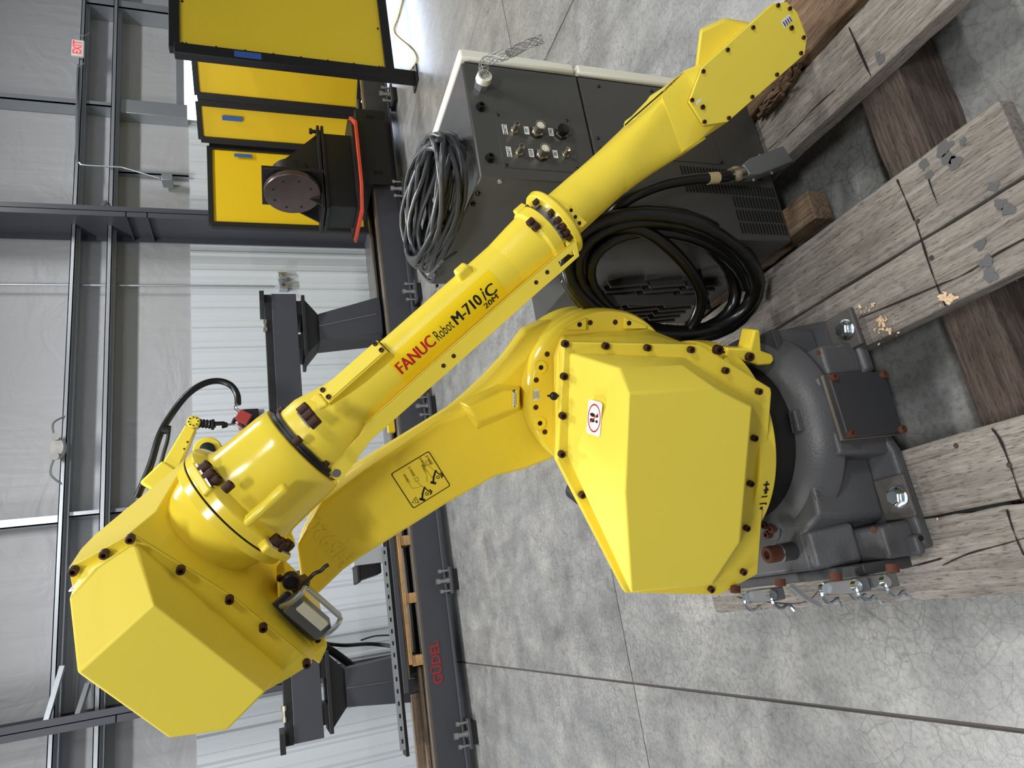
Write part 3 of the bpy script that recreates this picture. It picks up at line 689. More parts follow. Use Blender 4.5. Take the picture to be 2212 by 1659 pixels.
# cable gland with wire mesh grip
q = cf(1038,187)
gl = obj('cable_gland', MB().lathe(q,FN,[(0,.0185),(.016,.0185)],6).lathe(q,FN,[(.016,.0165),(.022,.0165)],22), M['galv'], cb)
obj('gland_cap', MB().lathe(q,FN,[(.022,.0195),(.040,.0185),(.040,.0145),(.028,.0145)],24), M['ivory'], gl)
g0 = q+FN*.035
gp = spline([g0, g0+Vector((.012,-.035,.006)), GY(1095,118,CYF-.12), GY(1135,98,CYF-.15), GY(1172,84,CYF-.17)], 8)
mesh_ = MB()
for k in range(7):
    for sgn in (1,-1):
        P = []
        for i,p in enumerate(gp):
            t = (gp[min(i+1,len(gp)-1)]-gp[max(i-1,0)]).normalized(); u = t.orthogonal().normalized(); v = t.cross(u)
            rr = .0125-.003*i/len(gp); a = 2*math.pi*k/7+sgn*i*.36; P.append(p+(u*math.cos(a)+v*math.sin(a))*rr)
        mesh_.tube(P, .0007, 4)
obj('wire_mesh_grip', mesh_, plain('grip_wire',(150,152,154),.4,.7), gl)
# vents
slot_me = tomesh('slot', MB().box((-.5,-.0008,-.0022),(.5,.0006,.0022)), M['void'], smooth=False)
for (pxa,pxb,pya,pyb) in ((1474,1640,366,384),(1484,1668,400,420),(1587,1676,428,450),(1594,1686,456,479),(1602,1696,484,506)):
    A0,A1 = cf(pxa,(pya+pyb)/2), cf(pxb,(pya+pyb)/2); wdt = abs(cf((pxa+pxb)/2,pya).x-cf((pxa+pxb)/2,pyb).x)
    n = int((A0.z-A1.z)/.0105); xm = (A0.x+A1.x)/2
    for k in range(n+1):
        z = A0.z+(A1.z-A0.z)*k/n; place('vent_slot', slot_me, (xm,CYF-.0008,z), (0,0,1), cb, scale=(wdt,1,1))
for px,py in ((1032,417),(1022,440),(943,616)):
    p = GX(px,py,.966); place('screw', scr, p, (-1,0,0), cb, scale=(1.5,1.5,1.5))
obj('ground_stud', MB().lathe(GX(1079,391,.966),(-1,0,0),[(0,.007),(.004,.006)],12), M['nickel'], cb)
# rear heat-sink louvres and cable hanger on the side facing the robot
for r_ in range(3):
    for k in range(9):
        y = 1.545+k*.033; z = .64-r_*.13
        obj('louvre', MB().obox((.812,y,z),(0,.010,.055),(.012,.006,0),(.002,-.003,.0)), M['cab'], cb, bevel=.001)
hg = obj('hanger_strap', MB().box((.70,1.485,.42),(.822,1.491,.46)).box((.715,1.485,.42),(.745,1.492,.82)), M['cab'], cb, bevel=.002)
obj('hanger_hook', MB().box((.66,1.485,.795),(.745,1.51,.82)).box((.655,1.485,.795),(.662,1.51,.85)), M['cab'], hg, bevel=.002)
# grey cable coiled on top of the cabinet
cc = GZ(937,447,1.18); ax1 = GZ(962,300,1.18)-cc; ax2 = GZ(978,452,1.18)-cc
rnd = random.Random(3); P = []; NL = 22; seg = 26
for i in range(NL*seg):
    lp_ = i/seg; k = int(lp_); a = 2*math.pi*lp_
    if i % seg == 0: sA, sB, oz, ox, oy = rnd.uniform(.86,1.08), rnd.uniform(.62,1.1), rnd.uniform(0,.075), rnd.uniform(-.07,.07), rnd.uniform(-.10,.10)
    if i == 0: cur = [sA,sB,oz,ox,oy]
    cur = [c+(t-c)*.09 for c,t in zip(cur,(sA,sB,oz,ox,oy))]
    p = cc+ax1*(math.cos(a)*cur[0]+cur[3])+ax2*(math.sin(a)*cur[1]+cur[4]); p.z = 1.146+cur[2]+.010*math.sin(3*a+k); P.append(p)
coil = empty('cable_coil', (cc.x,cc.y,1.132), 'dark grey cable coiled on top of the controller cabinet', 'cable')
obj('cable', MB().tube(P, .0065, 8), M['rubber'], coil)
e0 = GZ(948,430,1.2); 
obj('plug', MB().lathe(e0, (GZ(930,437,1.2)-e0), [(-.01,.008),(.012,.010),(.03,.010),(.03,.0075),(.02,.0075)], 18), M['nickel'], coil)
obj('cable_tail', MB().tube(spline([GZ(950,300,1.22),GZ(900,350,1.2),GZ(880,420,1.19),GZ(886,520,1.18),GZ(905,580,1.16),GZ(935,608,1.142),GZ(945,560,1.146)],8), .0065, 8), M['rubber'], coil)
obj('cable_tie', MB().tube(spline([GZ(925,600,1.15),GZ(950,570,1.24),GZ(985,545,1.15)],6), .004, 6), M['rubber'], coil)
# thick black robot cable coiled against the cabinet
kb = GZ(1648,605,.255)+Vector((-.01,-.035,0)); nk = np.array([-.70,-.71,.05]); nk = nk/np.linalg.norm(nk)
def KP(px,py,off=0.0): return on(px,py,np.array(kb)+off*nk,nk)
kc = empty('robot_cable', (kb.x-.1,kb.y,.222), 'thick black robot cable coiled against the cabinet with grey connector', 'cable')
kctr = (1428,592); loops = []
rnd = random.Random(9); P = []; NL = 7; seg = 30
specs = [(206,128,-4,0),(196,118,4,-4),(212,132,0,6),(176,108,-18,4),(194,122,10,10),(218,138,-2,2),(168,104,20,18)]
cur = None
for i in range(NL*seg):
    a = 2*math.pi*i/seg; sp = specs[min(i//seg,NL-1)]; tgt = [sp[0],sp[1],sp[2],sp[3],-.03+.02*((i//seg*3)%NL)]
    cur = tgt if cur is None else [c+(t-c)*.12 for c,t in zip(cur,tgt)]
    ca, sa = math.cos(a), math.sin(a); rot = math.radians(12)
    dx, dy = cur[0]*ca, cur[1]*sa
    P.append(KP(kctr[0]+cur[2]+dx*math.cos(rot)-dy*math.sin(rot), kctr[1]+cur[3]+dx*math.sin(rot)+dy*math.cos(rot), cur[4]))
obj('cable', MB().tube(P, .0175, 14), M['blackgloss'], kc)
inner = [KP(1265,690,.03),KP(1255,560,.045),KP(1300,500,.055),KP(1380,495,.06),KP(1450,540,.06),KP(1500,600,.055),KP(1515,650,.05),KP(1490,710,.04),KP(1440,745,.03)]
obj('cable_loop', MB().tube(spline(inner,8), .017, 14), M['blackgloss'], kc)
pc = CYF-.07
tail = [KP(1222,610,.02),KP(1240,560,.03),KP(1290,490,.03),GY(1350,435,pc),GY(1420,402,pc),GY(1490,388,pc),GY(1545,384,pc),GY(1582,379,pc)]
obj('cable_lead', MB().tube(spline(tail,8), .0145, 14), M['blackgloss'], kc)
t0,t1 = GY(1528,386,pc), GY(1550,384,pc); obj('cable_marker', MB().lathe(t0,(t1-t0),[(0,.0155),((t1-t0).length,.0155)],18), plain('tan_tape',(206,186,140),.6), kc)
t0,t1 = GY(1578,379.5,pc), GY(1602,375,pc); dd = (t1-t0); L_ = dd.length; 
obj('connector_nut', MB().lathe(t0,dd,[(0,.019),(L_*.25,.023),(L_*.6,.023),(L_*.6,.019),(L_,.019)],18), M['nickel'], kc)
hd = (GY(1694,340,pc)-GY(1604,374,pc)); hu = hd.normalized(); hw = Vector((0,-1,0)); hv = hu.cross(hw).normalized()
hb = GY(1604,374,pc)
obj('connector_hood', MB().loft([[hb+hu*t+hv*(sx*w_)+hw*(sy*.018) for sx,sy in ((-1,-1),(1,-1),(1,1),(-1,1))] for t,w_ in ((0,.017),(.02,.022),(.035,.026),(hd.length,.026))]), plain('grey_die_cast',(128,131,135),.4,.3), kc, bevel=.003)
for t,sg in ((.02,1),(.095,1),(.095,-1)):
    q = hb+hu*t+hv*(.026*sg); obj('latch_pin', MB().cyl(q,q+hv*(.007*sg),.004,8), M['zinc'], kc)

# ================================================================== THE ROBOT
rb = empty('industrial_robot', (JX[0],JX[1],.222), 'large yellow industrial robot folded on a dark grey base on the timbers', 'robot')
YE, YG, YF = M['yellow'], M['yellow_gloss'], M['yellow_flat']
def bolt_me(name, mat, seg=14):
    return tomesh(name, MB().lathe((0,0,0),(0,0,1),[(-.2,1),(1.0,1),(1.12,.9),(1.12,.52),(.45,.5),(.45,0.01)],seg,cap0=False), mat)
BOLT = bolt_me('bolt', M['rust_bolt']); RBOLT = bolt_me('rusty_bolt', M['rust'])
def bolt(p, ax, parent, r=.0074, h=None, me=None, name='bolt'):
    return place(name, me or BOLT, p, ax, parent, scale=(r,r,h or r*1.05))
def flat_hole(p, ax, r, parent, mat=None, name='hole'):
    ax = Vector(ax).normalized(); return obj(name, MB().cyl(Vector(p)-ax*.002, Vector(p)+ax*.0006, r, 14), mat or M['void'], parent)
CJ = Vector((.311,1.487,0))
# ---- base casting
base = obj('base_casting', MB()
  .prism([Vector((x,y,.222)) for x,y in ((-.035,1.193),(.195,1.195),(.235,1.21),(.39,1.21),(.40,1.193),(.492,1.193),(.553,1.228),(.60,1.40),(.62,1.56),(.62,1.78),(-.04,1.78))], (0,0,.032))
  .loft([[Vector((x,y,.25)) for x,y in ((-.045,1.33),(.03,1.33),(.05,1.275),(.19,1.27),(.40,1.27),(.47,1.30),(.56,1.34),(.60,1.5),(.60,1.75),(-.045,1.75))],
         [Vector((x,y,.425)) for x,y in ((-.045,1.37),(.04,1.37),(.075,1.30),(.20,1.285),(.39,1.285),(.455,1.31),(.53,1.345),(.57,1.5),(.57,1.74),(-.045,1.74))]])
  .loft([[Vector((x,y,.24)) for x,y in ((.19,1.207),(.402,1.207),(.402,1.32),(.19,1.32))], [Vector((x,y,.395)) for x,y in ((.20,1.212),(.395,1.212),(.395,1.33),(.20,1.33))]])
  .loft([[Vector((x,y,.25)) for x,y in ((.395,1.205),(.478,1.205),(.485,1.31),(.395,1.31))], [Vector((x,y,.355)) for x,y in ((.395,1.212),(.474,1.212),(.478,1.31),(.395,1.31))]])
  .box((.47,1.315,.25),(.562,1.47,.405))
  .loft([[Vector((x,y,.25)) for x,y in ((-.045,1.212),(.036,1.212),(.04,1.36),(-.045,1.36))], [Vector((x,y,.33)) for x,y in ((-.045,1.225),(.03,1.225),(.034,1.36),(-.045,1.36))]])
  .loft([[Vector((x,y,.33)) for x,y in ((-.045,1.30),(.052,1.30),(.06,1.40),(-.045,1.40))], [Vector((x,y,.424)) for x,y in ((-.045,1.355),(.045,1.355),(.055,1.40),(-.045,1.40))]])
  .box((-.046,1.193,.25),(.0,1.255,.275))
  .lathe(CJ+Vector((0,0,.36)),(0,0,1),[(0,.285),(.03,.280),(.058,.262),(.078,.236),(.086,.215)],64)
  , M['dgray'], rb, bevel=.010, seg=3)
for px,py,z in ((1825,710,.265),(1938,1073,.262)):
    p = GZ(px,py,z+.012); p.z = z-.012
    pad = obj('foot_pad', MB().box((p.x-.05,p.y-.022,.25),(p.x+.05,p.y+.065,z)), plain('worn_casting',(82,79,77),.6,var=.25,vscale=40), base, bevel=.004)
    w_ = obj('washer', MB().lathe((p.x,p.y+.006,z),(0,0,1),[(0,.026),(.004,.026),(.004,.02)],26), M['zinc'], pad)
    obj('hex_bolt', MB().lathe((p.x,p.y+.006,z+.004),(0,0,1),[(0,.0235),(.002,.0235),(.003,.0185),(.016,.0185),(.018,.016)],6), M['zinc'], pad)
ac = obj('access_plate', MB().box((.232,1.183,.212),(.389,1.207,.388)), M['dgray_flat'], base, bevel=.003)
obj('gasket', MB().box((.2305,1.199,.21),(.3905,1.206,.3905)), plain('gasket_edge',(120,112,100),.6), ac)
for x in (.2395,.378):
    for z in (.221,.379): bolt((x,1.183,z), (0,-1,0), ac, .0098, .009, RBOLT)
obj('side_cover', MB().prism([GZ(1641,728,.412),GZ(1667,711.5,.412),GZ(1685,769,.412),GZ(1673.5,776,.412),GZ(1643,748,.412)], (0,0,-.02)), M['dgray_flat'], base, bevel=.001)
flat_hole(GZ(1768,762,.355),(0,0,1),.007,base,M['rust'],'plugged_hole'); flat_hole(GZ(1887,1145,.331),(0,0,1),.008,base,M['rust'],'plugged_hole')
for px,py in ((1937,1170),(1989,1163)): flat_hole(GZ(px,py,.2752),(0,0,1),.006,base,M['void'])
flat_hole(GZ(1748,1204,.424),(0,0,1),.003,base,M['rust'],'plugged_hole')
sb_ = obj('scale_block', MB().prism([GZ(1702,890,.455),GZ(1715,884,.455),GZ(1727,931,.455),GZ(1714,936,.455)], (0,0,-.045)), M['dgray'], base, bevel=.003)
lab = obj('scale_label', patch((GZ(1708,891,.4557)+GZ(1716,933,.4557))/2, GZ(1708,891,.4557)-GZ(1716,933,.4557), Vector((0,1,0)), .052, .014), M['grayprint'], sb_, smooth=False)
tk = MB()
for k in range(11):
    t_ = k/10; p = GZ(1709+8*t_,893+38*t_,.4562); tk.obox(p,(.0007,0,0),(0,.004 if k != 5 else .006,0),(0,0,.0002))
obj('scale_marks', tk, M['black_print'], lab)
vs = lettering('cast_number', '5111', .026, GZ(1755,1076,.4255), (-.2,1,0), (1,.1,0), M['dgray'], base, lift=.001)
# rear connector bay with latches on the side away from the cabinet
bay_ = obj('connector_bay', MB().box((-.07,1.24,.255),(-.045,1.76,.40)), M['dgray_flat'], rb, bevel=.003)
for k,(px,py) in enumerate(((1830,1266),(1890,1257),(1655,1285))):
    p = GX(px,py,-.085)
    hd_ = obj('connector_hood', MB().box((-.10,p.y-.045,p.z-.02),(-.07,p.y+.05,p.z+.02)), plain('hood_grey',(120,122,124),.4,.4), bay_, bevel=.003)
    for dy in (-.05,.045):
        obj('latch', MB().tube(spline([(-.072,p.y+dy,p.z+.022),(-.10,p.y+dy*1.1,p.z+.03),(-.118,p.y+dy*1.15,p.z+.012),(-.112,p.y+dy*1.1,p.z-.012),(-.128,p.y+dy*1.2,p.z-.022)],6),.0045,6), M['zinc'], hd_)
        obj('latch_pivot', MB().cyl((-.085,p.y+dy-.006,p.z+.024),(-.085,p.y+dy+.006,p.z+.024),.011,14), M['zinc'], hd_)
for px,py in ((1685,1253),(1805,1240),(1927,1222),(1588,1268)):
    p = GX(px,py,-.052); bolt(p,(-1,0,.2),bay_,.012,.012,RBOLT)
wm = MB()
for k in range(7):
    R_ = .016+.0042*k; c = GX(1583,1262,-.07)+Vector((-.003*(k%3),0,.004*(k%2)))
    wm.tube([c+Vector((-.02*math.sin(t)-.006*k*math.sin(t),math.cos(t)*R_,-math.sin(t)*R_*.75)) for t in [math.pi*(-.15+1.3*i/14) for i in range(15)]],.0024,6)
obj('ground_wire', wm, plain('green_yellow_wire',(176,190,120),.4,var=.35,vscale=40), bay_)
cbk = GX(1738,1290,-.1)
obj('bent_bracket', MB().tube([cbk+Vector((.03,.0,.03)),cbk,cbk+Vector((-.025,-.01,-.03))],.007,4), M['galv'], bay_)
# hard stop pins behind the turntable
q = GZ(1657,1199,.505)
sp0 = obj('stop_pin', MB().cyl((q.x,q.y,.42),(q.x,q.y,.468),.022,24), M['dgray_flat'], base)
obj('washer', MB().cyl((q.x,q.y,.468),(q.x,q.y,.473),.0235,24), M['steel'], sp0); bolt((q.x,q.y,.473),(0,0,1),sp0,.0205,.030,RBOLT)
q2 = GZ(1645,1146,.46); b2 = obj('bolt_boss', MB().cyl((q2.x,q2.y,.40),(q2.x,q2.y,.43),.032,24), M['dgray'], base)
for k in range(3): bolt((q2.x+.014*math.cos(2.1*k+.5),q2.y+.014*math.sin(2.1*k+.5),.43),(0,0,1),b2,.0105,.014,RBOLT)
# ---- turntable
obj('swivel_ring', MB().lathe(CJ+Vector((0,0,.445)),(0,0,1),[(0,.2105),(.105,.2105)],64), M['black'], rb)
tt = obj('turntable', MB().lathe(Vector((JX[0],JX[1],.553)),(0,0,1),[(0,.20),(0,.272),(.002,.2745),(.044,.2745),(.047,.272),(.047,.235),(.052,.225),(.09,.21)],144), YG, rb, bevel=.002)
def cylhit(px,py,r=.2749):
    d = ray(px,py); o = EYEP-np.array([JX[0],JX[1],0]); a = d[0]**2+d[1]**2; b = 2*(o[0]*d[0]+o[1]*d[1]); c = o[0]**2+o[1]**2-r*r
    t = (-b-math.sqrt(max(0,b*b-4*a*c)))/(2*a); return Vector(EYEP+t*d)
for ch_,px,py,sz in (('+',1659,1046,.032),('1',1655.5,1072,.022),('J',1651.5,1087,.022),('-',1640,1111,.032)):
    p = cylhit(px,py); p.z = .577; rd = Vector((p.x-JX[0],p.y-JX[1],0)).normalized(); tx_ = Vector((-rd.y,rd.x,0))
    if tx_.x < 0: tx_ = -tx_
    lettering('marking', ch_, sz, p+rd*.0010, tx_, VZ, M['black_print'], tt, bold=.0008)
for px,py,dr in ((1658,1059,1),(1646,1100,-1)):
    p = cylhit(px,py); p.z = .577; rd = Vector((p.x-JX[0],p.y-JX[1],0)).normalized(); tx_ = Vector((-rd.y,rd.x,0)); tx_ = -tx_ if tx_.x < 0 else tx_
    A = [(0.009,0),(0,.009),(0,.004),(-.008,.004),(-.008,-.004),(0,-.004),(0,-.009)]
    obj('marking', MB().add([p+rd*.0012+tx_*(u*dr)+VZ*v for u,v in A],[tuple(range(7))]), M['black_print'], tt, smooth=False)
fk = obj('stopper_fork', MB().prism([RP(a,b,.06) for a,b in ((1601,708),(1613,708),(1616,752),(1640,760),(1644,772),(1636,782),(1610,783),(1590,775),(1545,770),(1543,745),(1592,748))], VN*.05), YG, tt, bevel=.005)
bolt(RP(1616,770,.11),VN,fk,.011,.010); bolt(RP(1548,755,.11),VN,fk,.012,.012); flat_hole(RP(1564,761,.1105),VN,.003,fk,M['rust_bolt'])
p = GZ(1697,1004,.50)
lab2 = obj('scale_label', patch(cylhit(1711,1005,.2112), (cylhit(1707,990,.2112)-cylhit(1710,1018,.2112)), VZ, .036, .010), M['white'], rb, smooth=False)
# ---- shoulder
JC = RS(-.145,.831,0)
sh = obj('shoulder_ring', MB().lathe(JC-VN*.10, VN, [(0,.207),(.004,.2085),(.048,.2085),(.058,.203),(.058,.15)], 72), YG, rb, bevel=.002)
for px,py in ((1182,765),(1158.5,821),(1157.5,880),(1177,933),(1275,697),(1329,696)): flat_hole(RP(px,py,-.0415),VN,.0066,sh,M['rust_bolt'],'bolt')
for px,py in ((1166.5,793),(1164.5,913)):
    c = RP(px,py,-.042); bs = obj('boss', MB().lathe(c,VN,[(-.002,.0165),(.005,.0165),(.006,.0155)],24), YG, sh); flat_hole(c+VN*.0062,VN,.006,bs)
for poly,hx in (([(1214,711),(1262,686),(1262,712)],(1252,701)),([(1345,685),(1391,702),(1391,709),(1345,709)],(1359,698))):
    tb = obj('lug', MB().prism([RP(a,b,-.041) for a,b in poly], VN*.012), YG, sh, bevel=.0015); flat_hole(RP(*hx,-.0285),VN,.006,tb)
nl = obj('name_label', patch(RP(1158.5,853,-.0412), RP(1158.5,841,-.0412)-RP(1158.5,865,-.0412), RP(1151,853,-.0412)-RP(1166,853,-.0412), .028, .017), M['white'], sh, smooth=False)
for k in range(5):
    xx_ = 1153+2.7*k; a,b = RP(xx_,843+k%2*3,-.041), RP(xx_,863-k%3*2,-.041); obj('print_line', MB().obox((a+b)/2,(b-a)/2,(RP(xx_+.4,850,-.041)-RP(xx_-.4,850,-.041))/2,VN*.0002), M['grayprint'], nl)
rl = obj('scale_label', patch(RP(1139,771,-.0995), RP(1147,753,-.0995)-RP(1131,789,-.0995), RP(1135,768,-.0995)-RP(1143,774,-.0995), .045, .007), M['steel'], sh, smooth=False) if False else None
P0 = [(1194,770),(1212,724),(1300,716),(1399,709),(1476,742),(1560,800),(1600,950),(1590,1100),(1400,1150),(1270,1040),(1194,975)]
P1 = [(1213,770),(1215,741),(1300,742),(1400,743),(1497,746),(1600,808),(1647,850),(1618,1225),(1538,1268),(1346,1262),(1204,985)]
obj('shoulder_housing', MB().loft([[RP(a,b,-.045) for a,b in P0],[RP(a*.6+c*.4,b*.6+d*.4,.06) for (a,b),(c,d) in zip(P0,P1)],[RP(a,b,.245) for a,b in P1]]), YE, rb, bevel=.006, ang=25)
FL = [(1209,748),(1217,736.5),(1500,742),(1653,835),(1655,845),(1626,1234),(1542,1278),(1343,1273),(1196,990)]
sf = obj('shoulder_flange', MB().prism([RP(a,b,.245) for a,b in FL], VN*.018), YE, rb, bevel=.003)
NB = .263
for px,py in ((1219.3,742.2),(1217,812.5),(1214,897.4),(1211.8,980),(1256,1068),(1306.7,747),(1396.6,750.8),(1490.7,755),(1565,800),(1637,845),(1628,946),(1619.6,1044),(1611.4,1140),(1604,1234.6),(1534.5,1272)):
    bolt(RP(px,py,NB+.003), VN, sf, .0074)
wn = obj('wing_plug', MB().lathe(RP(1195,855,.263),VN,[(0,.008),(.006,.008),(.008,.005)],14).obox(RP(1195,855,.267),(RP(1207,855,.267)-RP(1183,855,.267))/2,(RP(1195,857,.267)-RP(1195,853,.267))/2,VN*.002), M['black'], sf)
b_ = [RP(*q,NB) for q in ((1231,761),(1478,772),(1626,873),(1600,1172),(1541,1262),(1362,1265),(1242,1020),(1226,979))]
f_ = [RP(1339,794.6,.345),RP(1474,789,.345),RP(1547,840,.395)]
m_ = [RP(1358,849,.40),RP(1624,878,.385),RP(1598,1172,.40),RP(1539,1260,.40),RP(1363.5,1281,.40),RP(1350,1064,.40)]
V = b_+f_+m_        # 0-7 base, 8-10 f, 11-16 m
cov = obj('shoulder_cover', MB().add(V, [(0,8,11,16,7),(7,16,15,6),(6,15,5),(0,1,9,8),(8,9,10,11),(1,2,12,10,9),(11,10,12,13,14,15,16),(2,3,13,12),(3,4,14,13),(4,5,15,14)]), YF, rb, bevel=.0035, seg=3)
# warning sticker: no stepping
def step_label(parent, org, xd, yd, w_, h_):
    xd, yd = Vector(xd).normalized(), Vector(yd); yd = (yd-xd*yd.dot(xd)).normalized(); nn = xd.cross(yd); org = Vector(org)
    if nn.dot(Vector(EYEP)-org) < 0: nn = -nn
    pt = lambda u,v,l: org+xd*u+yd*v+nn*l
    P = []
    for cx_,cy_,a0 in ((1,1,0),(-1,1,90),(-1,-1,180),(1,-1,270)):
        for k in range(5):
            a = math.radians(a0+90*k/4); P.append(pt(cx_*(w_/2-.006)+math.cos(a)*.006, cy_*(h_/2-.006)+math.sin(a)*.006, .0006))
    st = obj('warning_label', MB().add(P,[tuple(range(20))]), M['white'], parent, smooth=False)
    R_ = min(w_,h_)*.45; n = 32; ex_ = max(w_,h_)/min(w_,h_)*.92
    ring = [[pt(math.cos(2*math.pi*i/n)*r*(ex_ if w_>h_ else 1),math.sin(2*math.pi*i/n)*r*(ex_ if h_>w_ else 1),.0010) for i in range(n)] for r in (R_*.9,R_)]
    obj('red_ring', MB().loft(ring,False,False), M['red_print'], st, smooth=False)
    for sx in (-1,1):
        c = sx*R_*.34
        sole = [pt(c+math.cos(2*math.pi*i/16)*R_*.24, R_*.28+math.sin(2*math.pi*i/16)*R_*.40, .0009) for i in range(16)]
        heel = [pt(c+math.cos(2*math.pi*i/12)*R_*.19, -R_*.42+math.sin(2*math.pi*i/12)*R_*.19, .0009) for i in range(12)]
        obj('footprint', MB().add(sole,[tuple(range(16))]), M['black_print'], st, smooth=False); obj('footprint', MB().add(heel,[tuple(range(12))]), M['black_print'], st, smooth=False)
    d1 = pt(-R_*.68,R_*.62,.0012); d2 = pt(R_*.68,-R_*.62,.0012); pp = (d2-d1).normalized().cross(nn)*R_*.06
    obj('red_slash', MB().add([d1+pp,d2+pp,d2-pp,d1-pp],[(0,1,2,3)]), M['red_print'], st, smooth=False)
    return st
fn = (m_[0]-b_[0]).cross(b_[7]-b_[0]).normalized()
def onT(px,py): return on(px,py,np.array(b_[0]),np.array(fn))
step_label(cov, onT(1284,903), onT(1287,868)-onT(1282,938), onT(1270,900)-onT(1299,905), (onT(1288,866)-onT(1283,940)).length, (onT(1269,899)-onT(1299,907)).length)
# ---- upper arm
AF, AB = -.10, -.225
Fp = [(640,1180),(690,1095),(780,1026),(942,914),(1000,893),(1060,848),(1110,795),(1160,745),(1230,720),(1300,740),(1330,860),(1270,980),(1191,992),(1136,1014),(1069,1031),(965,1089),(780,1204),(740,1233),(685,1286),(650,1260)]
Bp = [(650,1150),(700,1045),(780,991),(965,878),(1003,845),(1040,811),(1085,762),(1125,706),(1176,684),(1260,676),(1330,860),(1270,960),(1195,975),(1140,995),(1075,1010),(970,1070),(790,1190),(750,1215),(690,1270),(650,1240)]
ua = obj('upper_arm', MB().loft([[RP(a,b,AB) for a,b in Bp],[RP(a*.75+c*.25,b*.75+d*.25,AF-.035) for (a,b),(c,d) in zip(Bp,Fp)],[RP(a,b,AF) for a,b in Fp]]).lathe(JC-VN*.235,VN,[(0,.19),(.01,.203),(.13,.206)],64), YE, rb, bevel=.008, seg=3)
wd = obj('stop_lug', MB().loft([[RP(a,b,AF-.005) for a,b in ((990,868),(1075,828),(1124,832),(1126,886),(1106,897),(1030,930))],[RP(a,b,-.055) for a,b in ((1014,880),(1088,843),(1121,843),(1121,880),(1100,886),(1036,910))]]), YG, ua, bevel=.004)
sl = obj('scale_label', patch(RP(1111.5,861,-.054), RP(1112,842,-.054)-RP(1111,880,-.054), RP(1104,861,-.054)-RP(1119,861,-.054), .040, .0105), M['white'], wd, smooth=False)
for k in range(9):
    py = 849+3*k; a,b = RP(1110,py,-.0537),RP(1116,py,-.0537); obj('scale_mark', MB().obox((a+b)/2,(b-a)/2,(RP(1112,py+.5,-.0537)-RP(1112,py-.5,-.0537))/2,VN*.0002), M['black_print'], sl)
for ch_,py in (('+',844.5),('-',877.5)): lettering('marking', ch_, .016, RP(1111,py,-.0536), RP(1111,840,-.05)-RP(1111,880,-.05), RP(1100,860,-.05)-RP(1120,860,-.05), M['black_print'], sl, bold=.0005)
# caution drawing printed on the arm
AL = AF+.0006
cor = [RP(*q,AL) for q in ((845,1024),(926,975),(972.4,1049),(893,1098))]
dgm = obj('caution_label', MB().add([c-(VN*.0003) for c in cor],[(0,1,2,3)]), M['yellow'], ua, smooth=False)
ctr = sum(cor,Vector())/4
def stroke(name, pts, wd_, closed=False, no=AL+.0004, mat=None):
    P = [RP(*q,no) for q in pts]; m = MB(); n = len(P)
    for i in range(n if closed else n-1):
        a,b = P[i],P[(i+1)%n]; d = (b-a).normalized(); s_ = d.cross(VN)*wd_/2; a2, b2 = a-d*wd_*.4, b+d*wd_*.4
        m.add([a2+s_,b2+s_,b2-s_,a2-s_],[(0,1,2,3)])
    return obj(name, m, mat or M['black_print'], dgm, smooth=False)
rr_ = []
cpx = [(845,1024),(926,975),(972.4,1049),(893,1098)]
for i in range(4):
    p0,p1,p2 = np.array(cpx[i-1]),np.array(cpx[i]),np.array(cpx[(i+1)%4]); a = p1+(p0-p1)/np.linalg.norm(p0-p1)*4; b = p1+(p2-p1)/np.linalg.norm(p2-p1)*4
    rr_ += [tuple(a),tuple((a+b)/2*.5+p1*.5),tuple(b)]
stroke('border', rr_, .0022, True)
stroke('warning_triangle', [(890,1086),(898,1074),(905,1086)], .0012, True); stroke('warning_mark', [(896.5,1079),(898.5,1084)], .0012)
for dx,dy in ((0,0),(24,-36)):
    j = lambda a,b: (a+dx,b+dy)
    stroke('diagram_arm', [j(917,1053),j(913,1066),j(912,1078)], .0045); stroke('diagram_arm', [j(917,1053),j(924,1060),j(930,1064)], .0025)
    stroke('diagram_base', [j(908,1078),j(916,1080)], .006); stroke('diagram_body', [j(920,1064),j(926,1066),j(924,1070),j(919,1069)], .0016, True); stroke('diagram_motor', [j(928,1058),j(933,1062),j(930,1068)], .003)
    stroke('callout_box', [j(895,1033),j(901,1030),j(905,1038),j(899,1041)], .0008, True); stroke('leader', [j(901,1041),j(912,1051)], .0006)
stroke('leader', [(883,1042),(888,1052),(892,1055),(914,1050)], .0006); stroke('leader', [(914,1012),(922,1026),(923,1042)], .0006); stroke('leader', [(922,1016),(938,1038)], .0006)
for i,(px,py,tx) in enumerate(((884,1011,'J3 0400BE'),(908,991,'J4 8400BE'),(911,1004,'840BEC'),(922,986,'J4 9400BE'),(873,1026,'8400BEC'))):
    dv = RP(px+9,py+15,AL)-RP(px,py,AL); up_ = RP(px+8,py-5,AL)-RP(px,py,AL); lettering('small_print', tx, .0085, RP(px+5,py+8,AL+.0005), dv, up_, M['black_print'], dgm, sx=.8)
lettering('cast_number', 'H5920', .052, RP(714,1171,AF+.0012), RP(694,1147,AF)-RP(735,1196,AF), RP(690,1190,AF)-RP(714,1171,AF), YE, ua, bold=.001)
bkp = obj('black_plug', MB().cyl(RP(1240,1058,-.14),RP(1240,1058,-.14)+VN*.26,.026,24), M['black'], rb)

